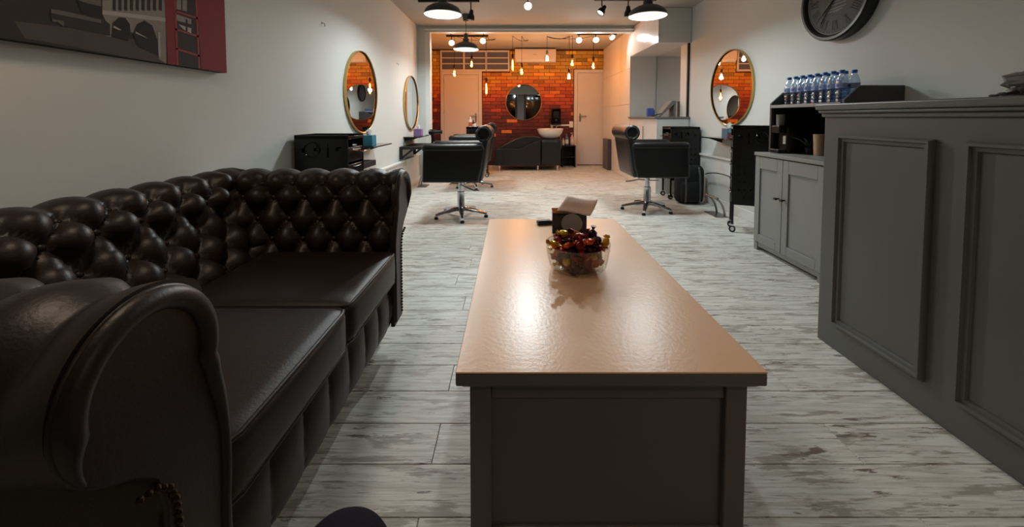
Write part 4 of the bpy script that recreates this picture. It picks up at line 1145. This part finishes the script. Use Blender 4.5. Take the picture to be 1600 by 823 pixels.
track('black track light at the right front ceiling', 1.0, 1.75, 4.80, ZC - .03, [(1.09, 2.32, (-.55, -.2, -.75), 3, 'black_matt'), (1.41, 2.30, (.1, .25, -1), 8, 'black_matt')])
track('black track light with two lit heads in rear left', -1.11, -.40, 6.66, ZC - .085, [(-1.02, 2.30, (.1, -.8, -.55), BACKSPOT_W, 'lamp_white'), (-.49, 2.33, (.0, -.8, -.5), BACKSPOT_W, 'lamp_white')])
track('black track light with three lit heads in rear right', 1.09, 1.75, 6.60, ZC - .065, [(1.12, 2.33, (-.1, -.8, -.5), BACKSPOT_W, 'lamp_white'), (1.40, 2.335, (.0, -.8, -.5), BACKSPOT_W, 'lamp_white'), (1.66, 2.385, (.25, -.6, -.6), BACKSPOT_W, 'lamp_white')])

def edison(label, x, z, hub, shape, y=6.95):
    t = thing('bulb_pendant', label, 'lamp', (x, y, z), 0, 'bare filament bulb pendants')
    up = ZC - z
    hb = Vector(hub) - Vector((x, y, z)); top = Vector((0, 0, up - .012))
    pts = [(0, 0, .15), tuple(top)]
    MB().tube(pts, .004, 6).build('cord', 'black_matt', t)
    if hb.length > .1:
        MB().tube(bez(top, (top + hb) / 2 - Vector((0, 0, .10)), hb - Vector((0, 0, .012)), 12), .004, 6).build('swag_cord', 'black_matt', t)
    MB().lathe([(.006, .16), (.02, .145), (.02, .085), (.016, .08)], n=14).build('socket', 'black_matt' if shape != 'globe' else 'steel', t)
    if shape == 'tube': prof = [(.012, .085), (.018, .07), (.02, .0), (.02, -.12), (.012, -.15), (.0005, -.155)]
    elif shape == 'globe': prof = [(.014, .085), (.02, .07)] + [(.055 * math.sin(a), -.0 + .055 * math.cos(a) * 1.0 + .01) for a in [R(25 + 15.4 * i) for i in range(11)]]
    elif shape == 'small': prof = [(.012, .085), (.018, .06), (.036, .03), (.042, .0), (.03, -.03), (.0005, -.042)]
    else: prof = [(.012, .085), (.016, .06), (.03, .015), (.034, -.015), (.025, -.045), (.0005, -.058)]
    white = shape in ('globe', 'small')
    MB().lathe(prof, n=20).build('bulb', 'bulb_glass' if not white else 'glass_clear', t)
    fb = MB()
    zb = -.12 if shape == 'tube' else -.03
    for k in range(4):
        a = PI / 2 * k; r_ = .009 if not white else .018; fb.tube([(r_ * .6 * math.cos(a), r_ * .6 * math.sin(a), .05), (r_ * math.cos(a), r_ * math.sin(a), zb)], .0036 if not white else .006, 6)
    fb.build('filament', 'filament' if not white else 'bulb_white', t)
    light('bulb_light', 'POINT', (0, 0, (-.06 if shape == 'tube' else -.01)), EDISON_W * (.5 if white else 1.), (255, 188, 120) if not white else (255, 214, 170), .03, t)
hubL, hubR, hubM = (-.3, 7.2, ZC), (.62, 7.0, ZC), (.3, 7.3, ZC)
edison('pear shaped bulb pendant over the left rear door', -1.02, 1.80, hubL, 'pear')
edison('pear shaped bulb pendant in front of the transom window', -.713, 1.965, hubL, 'pear')
edison('long tube bulb pendant hanging lowest beside the left door', -.455, 1.57, hubL, 'tube')
edison('long tube bulb pendant just left of air conditioner', .011, 1.99, hubM, 'tube')
edison('small bulb pendant hanging under the air conditioner', .17, 1.83, hubM, 'pear')
edison('clear globe bulb pendant in front of the air conditioner', .62, 2.055, hubR, 'globe')
edison('small clear bulb pendant hanging low right of mirror', 1.008, 1.735, hubR, 'small')
edison('pear shaped bulb pendant with thick black socket at right', 1.064, 1.985, hubR, 'pear')
edison('pear shaped bulb pendant above the right rear door', 1.437, 1.935, hubR, 'pear')

# ------------------------------------------------------------------ seated person, only a knee in view
ps = MB()
chain = [((-.17, -.06, .47), .09), ((-.19, .14, .475), .088), ((-.215, .32, .46), .078), ((-.232, .46, .426), .068), ((-.236, .525, .413), .063), ((-.236, .545, .38), .06), ((-.235, .535, .28), .058), ((-.235, .52, .17), .05), ((-.235, .51, .09), .046)]
ps.tube([c for c, r in chain], [r for c, r in chain], 18)
pe = tag(ps.build('person', 'navy', None, angle=80), 'knee of a seated person in dark navy trousers', 'person')
sm = pe.modifiers.new('smooth', 'SUBSURF'); sm.levels = 1; sm.render_levels = 2
MB().rbox(-.28, -.19, .44, .70, 0, .085, .035, 8, (0, 0, .01)).build('shoe', 'black_matt', pe)
